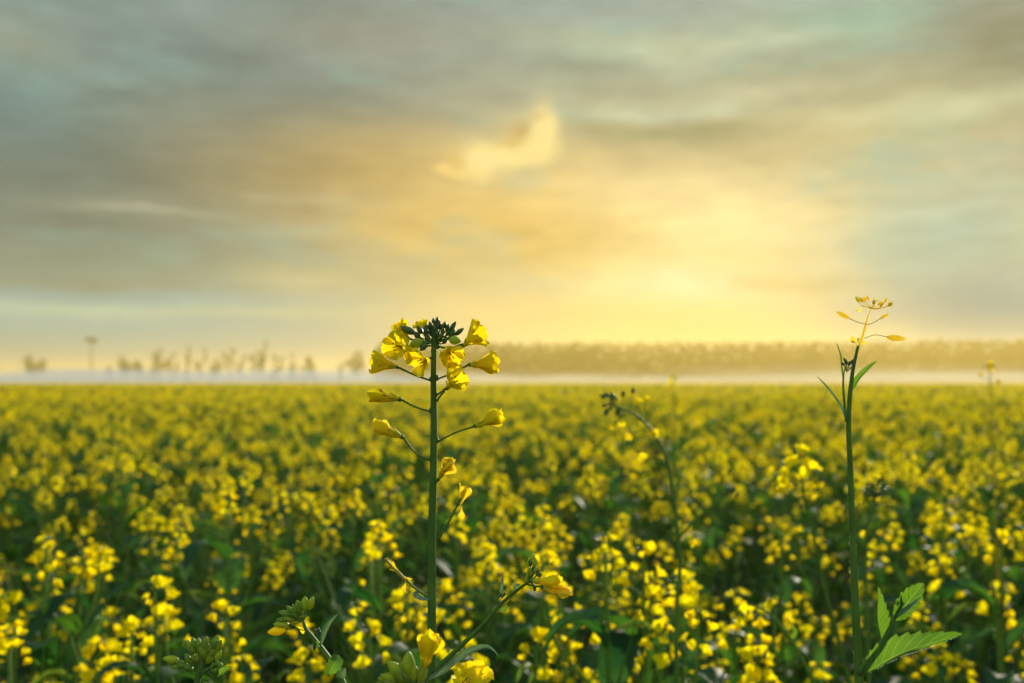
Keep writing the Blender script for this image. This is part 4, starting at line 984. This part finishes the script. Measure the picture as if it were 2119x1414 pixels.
LEFT = [(190, 706, 26, 'palm', 'solitary hazy tree with a bare trunk and small round tuft, far left above the fog'),
        (70, 737, 44, 'broad', 'leftmost faint flat-topped tree in the fog'), (225, 756, 20, 'bush', 'small grey bush in the fog just right of the tufted tree'),
        (262, 738, 52, 'broad', 'wide low-crowned hazy tree between the tufted tree and the forked tree'), (328, 724, 30, 'fork', 'forked hazy tree with two tops'),
        (318, 760, 34, 'bush', 'low bush in front of the forked tree'), (364, 750, 13, 'tall', 'short thin tree right of the forked tree'), (391, 716, 13, 'tall', 'thin tall hazy tree, first of a close pair'),
        (417, 722, 15, 'tall', 'thin tall hazy tree, second of a close pair'), (384, 763, 14, 'bush', 'tiny bush at the foot of the close pair'), (446, 746, 34, 'broad', 'low broad hazy tree right of the close pair'),
        (477, 722, 20, 'tall', 'narrow faint tree midway between the close pair and the tallest thin tree'), (545, 708, 15, 'tall', 'tallest thin tree on the left horizon'), (531, 728, 22, 'fork', 'ragged tree tucked beside the tallest thin tree'),
        (567, 760, 24, 'bush', 'round bush right of the tallest thin tree'), (607, 730, 12, 'tall', 'slim spire tree left of the grey cone-shaped tree'), (604, 753, 24, 'bush', 'dark bush under the slim spire tree'),
        (640, 738, 46, 'bush', 'grey cone-shaped dense tree, darkest on the left horizon'), (738, 728, 32, 'broad', 'round hazy tree just left of the sharp flower head'), (705, 752, 18, 'bush', 'small bush left of the round hazy tree'), (500, 736, 16, 'tall', 'short feathery tree left of the ragged tree'), (578, 735, 16, 'tall', 'short feathery tree between round bush and slim spire tree'),
        (290, 748, 26, 'broad', 'low ragged tree touching the wide low-crowned tree'), (352, 732, 12, 'tall', 'faint thin tree just right of the forked tree')]
for i, (px, yt, wp, kind, lab) in enumerate(LEFT):
    tree(px, yt, wp, YT + (i % 4) * 5, kind, 500 + i, lab)
protos = []
rb = random.Random(9)
i = 0; px = 786.0
while px < 2150:
    yt = 709 + rb.uniform(-3, 3) * (1 if px < 1450 else .5) - (2 if px > 1500 else 0) - (4 if px > 1900 else 0); Y = 325 + rb.uniform(-6, 6); wp = rb.uniform(40, 52)
    lab = 'hazy tree in the long even belt, %s' % ('left end behind the sharp flower head' if px < 1010 else 'bumpy stretch under the bright glow' if px < 1420 else 'smooth stretch right of the glow' if px < 1740 else 'right end beyond the tall right stem')
    if len(protos) < 6: protos.append(tree(px, yt, 40, Y, 'belt', 600 + i, lab, 'trees of the distant belt'))
    else: tree(px, yt, wp, Y, 'belt', 0, lab, 'trees of the distant belt', protos[rb.randrange(6)])
    i += 1; px += rb.uniform(11, 17)
# second, denser row behind reads as one mass
m = MB(); rng = random.Random(5)
for k in range(150):
    x = -44 + 250 * k / 150 + rng.uniform(-.8, .8); leaf_clumps(m, rng, (x, 338 + rng.uniform(-4, 4), 6.4), 2.6, 2.6, 6.6, 150, .45)
o = bpy.data.objects.new('wood', m.mesh('wood', [CROWN])); link(o); tagp(o, 'far-off hazy wood behind the belt of trees', 'wood', None, 'stuff')

# ------------------------------------------------------------------ 9. air
def vol_box(name, x0, x1, y0, y1, z0, z1, col, dens, aniso, label, cat):
    m = MB(); m.add([(x0, y0, z0), (x1, y0, z0), (x1, y1, z0), (x0, y1, z0), (x0, y0, z1), (x1, y0, z1), (x1, y1, z1), (x0, y1, z1)],
                    [(0, 3, 2, 1), (4, 5, 6, 7), (0, 1, 5, 4), (1, 2, 6, 5), (2, 3, 7, 6), (3, 0, 4, 7)], 0)
    mt, nt, N, L = new_mat(name); out = N.new('ShaderNodeOutputMaterial'); v = N.new('ShaderNodeVolumePrincipled')
    v.inputs['Color'].default_value = (*col, 1); v.inputs['Density'].default_value = dens; v.inputs['Anisotropy'].default_value = aniso
    L.new(v.outputs[0], out.inputs['Volume']); me = m.mesh(name, [mt]); o = bpy.data.objects.new(name, me); link(o); tagp(o, label, cat, None, 'stuff'); return o
vol_box('haze', -480, 480, -80, 900, -1.02, 16.5, (1.0, .75, .22), .0008, .42, 'thin golden morning haze over the whole field', 'haze')
def fog_bank(name, x0, x1, y0, y1, h, col, dens, seed, label):
    """a low bank of ground fog with a soft uneven top"""
    rg = np.random.default_rng(seed); nx, ny = 60, 10; m = MB(); xs = np.linspace(x0, x1, nx); ys = np.linspace(y0, y1, ny); ph = rg.uniform(0, 6, 6)
    top = []; bot = []
    for j, y in enumerate(ys):
        for i, x in enumerate(xs):
            e = min(1, (ny - 1 - abs(2 * j - ny + 1)) / 4 + .15); z = h * e * (.74 + .2 * sin(x * .045 + ph[0] + y * .02) + .12 * sin(x * .11 + ph[1] + y * .05) + .08 * sin(x * .31 + ph[2])); top.append((x, y, z)); bot.append((x, y, .01))
    k = nx * ny; f = []
    for j in range(ny - 1):
        for i in range(nx - 1):
            a = j * nx + i; f.append((a, a + 1, a + nx + 1, a + nx)); f.append((k + a, k + a + nx, k + a + nx + 1, k + a + 1))
    for i in range(nx - 1):
        f.append((i, k + i, k + i + 1, i + 1)); a = (ny - 1) * nx + i; f.append((a, a + 1, k + a + 1, k + a))
    for j in range(ny - 1):
        a = j * nx; f.append((a, a + nx, k + a + nx, k + a)); a = j * nx + nx - 1; f.append((a, k + a, k + a + nx, a + nx))
    m.add(top + bot, f, 0); mt, nt, N, L = new_mat(name); out = N.new('ShaderNodeOutputMaterial'); v = N.new('ShaderNodeVolumePrincipled')
    v.inputs['Color'].default_value = (*col, 1); v.inputs['Density'].default_value = dens; v.inputs['Anisotropy'].default_value = .1
    L.new(v.outputs[0], out.inputs['Volume']); o = bpy.data.objects.new(name, m.mesh(name, [mt])); link(o); tagp(o, label, 'fog', None, 'stuff')
fog_bank('ground_fog', -230, -18, 160, 285, 3.9, (.36, .47, .66), .015, 3, 'low blue-grey fog bank beyond the field on the left')  # cool tint left, warm right: differing light put into the fog colour
fog_bank('ground_fog', -17, 260, 160, 285, 3.6, (.66, .62, .58), .011, 9, 'low pale warm fog bank beyond the field on the right')
fog_bank('ground_fog', -230, 260, 188, 292, 5.6, (.7, .66, .60), .0022, 4, 'thinner upper veil of mist around the distant trees')
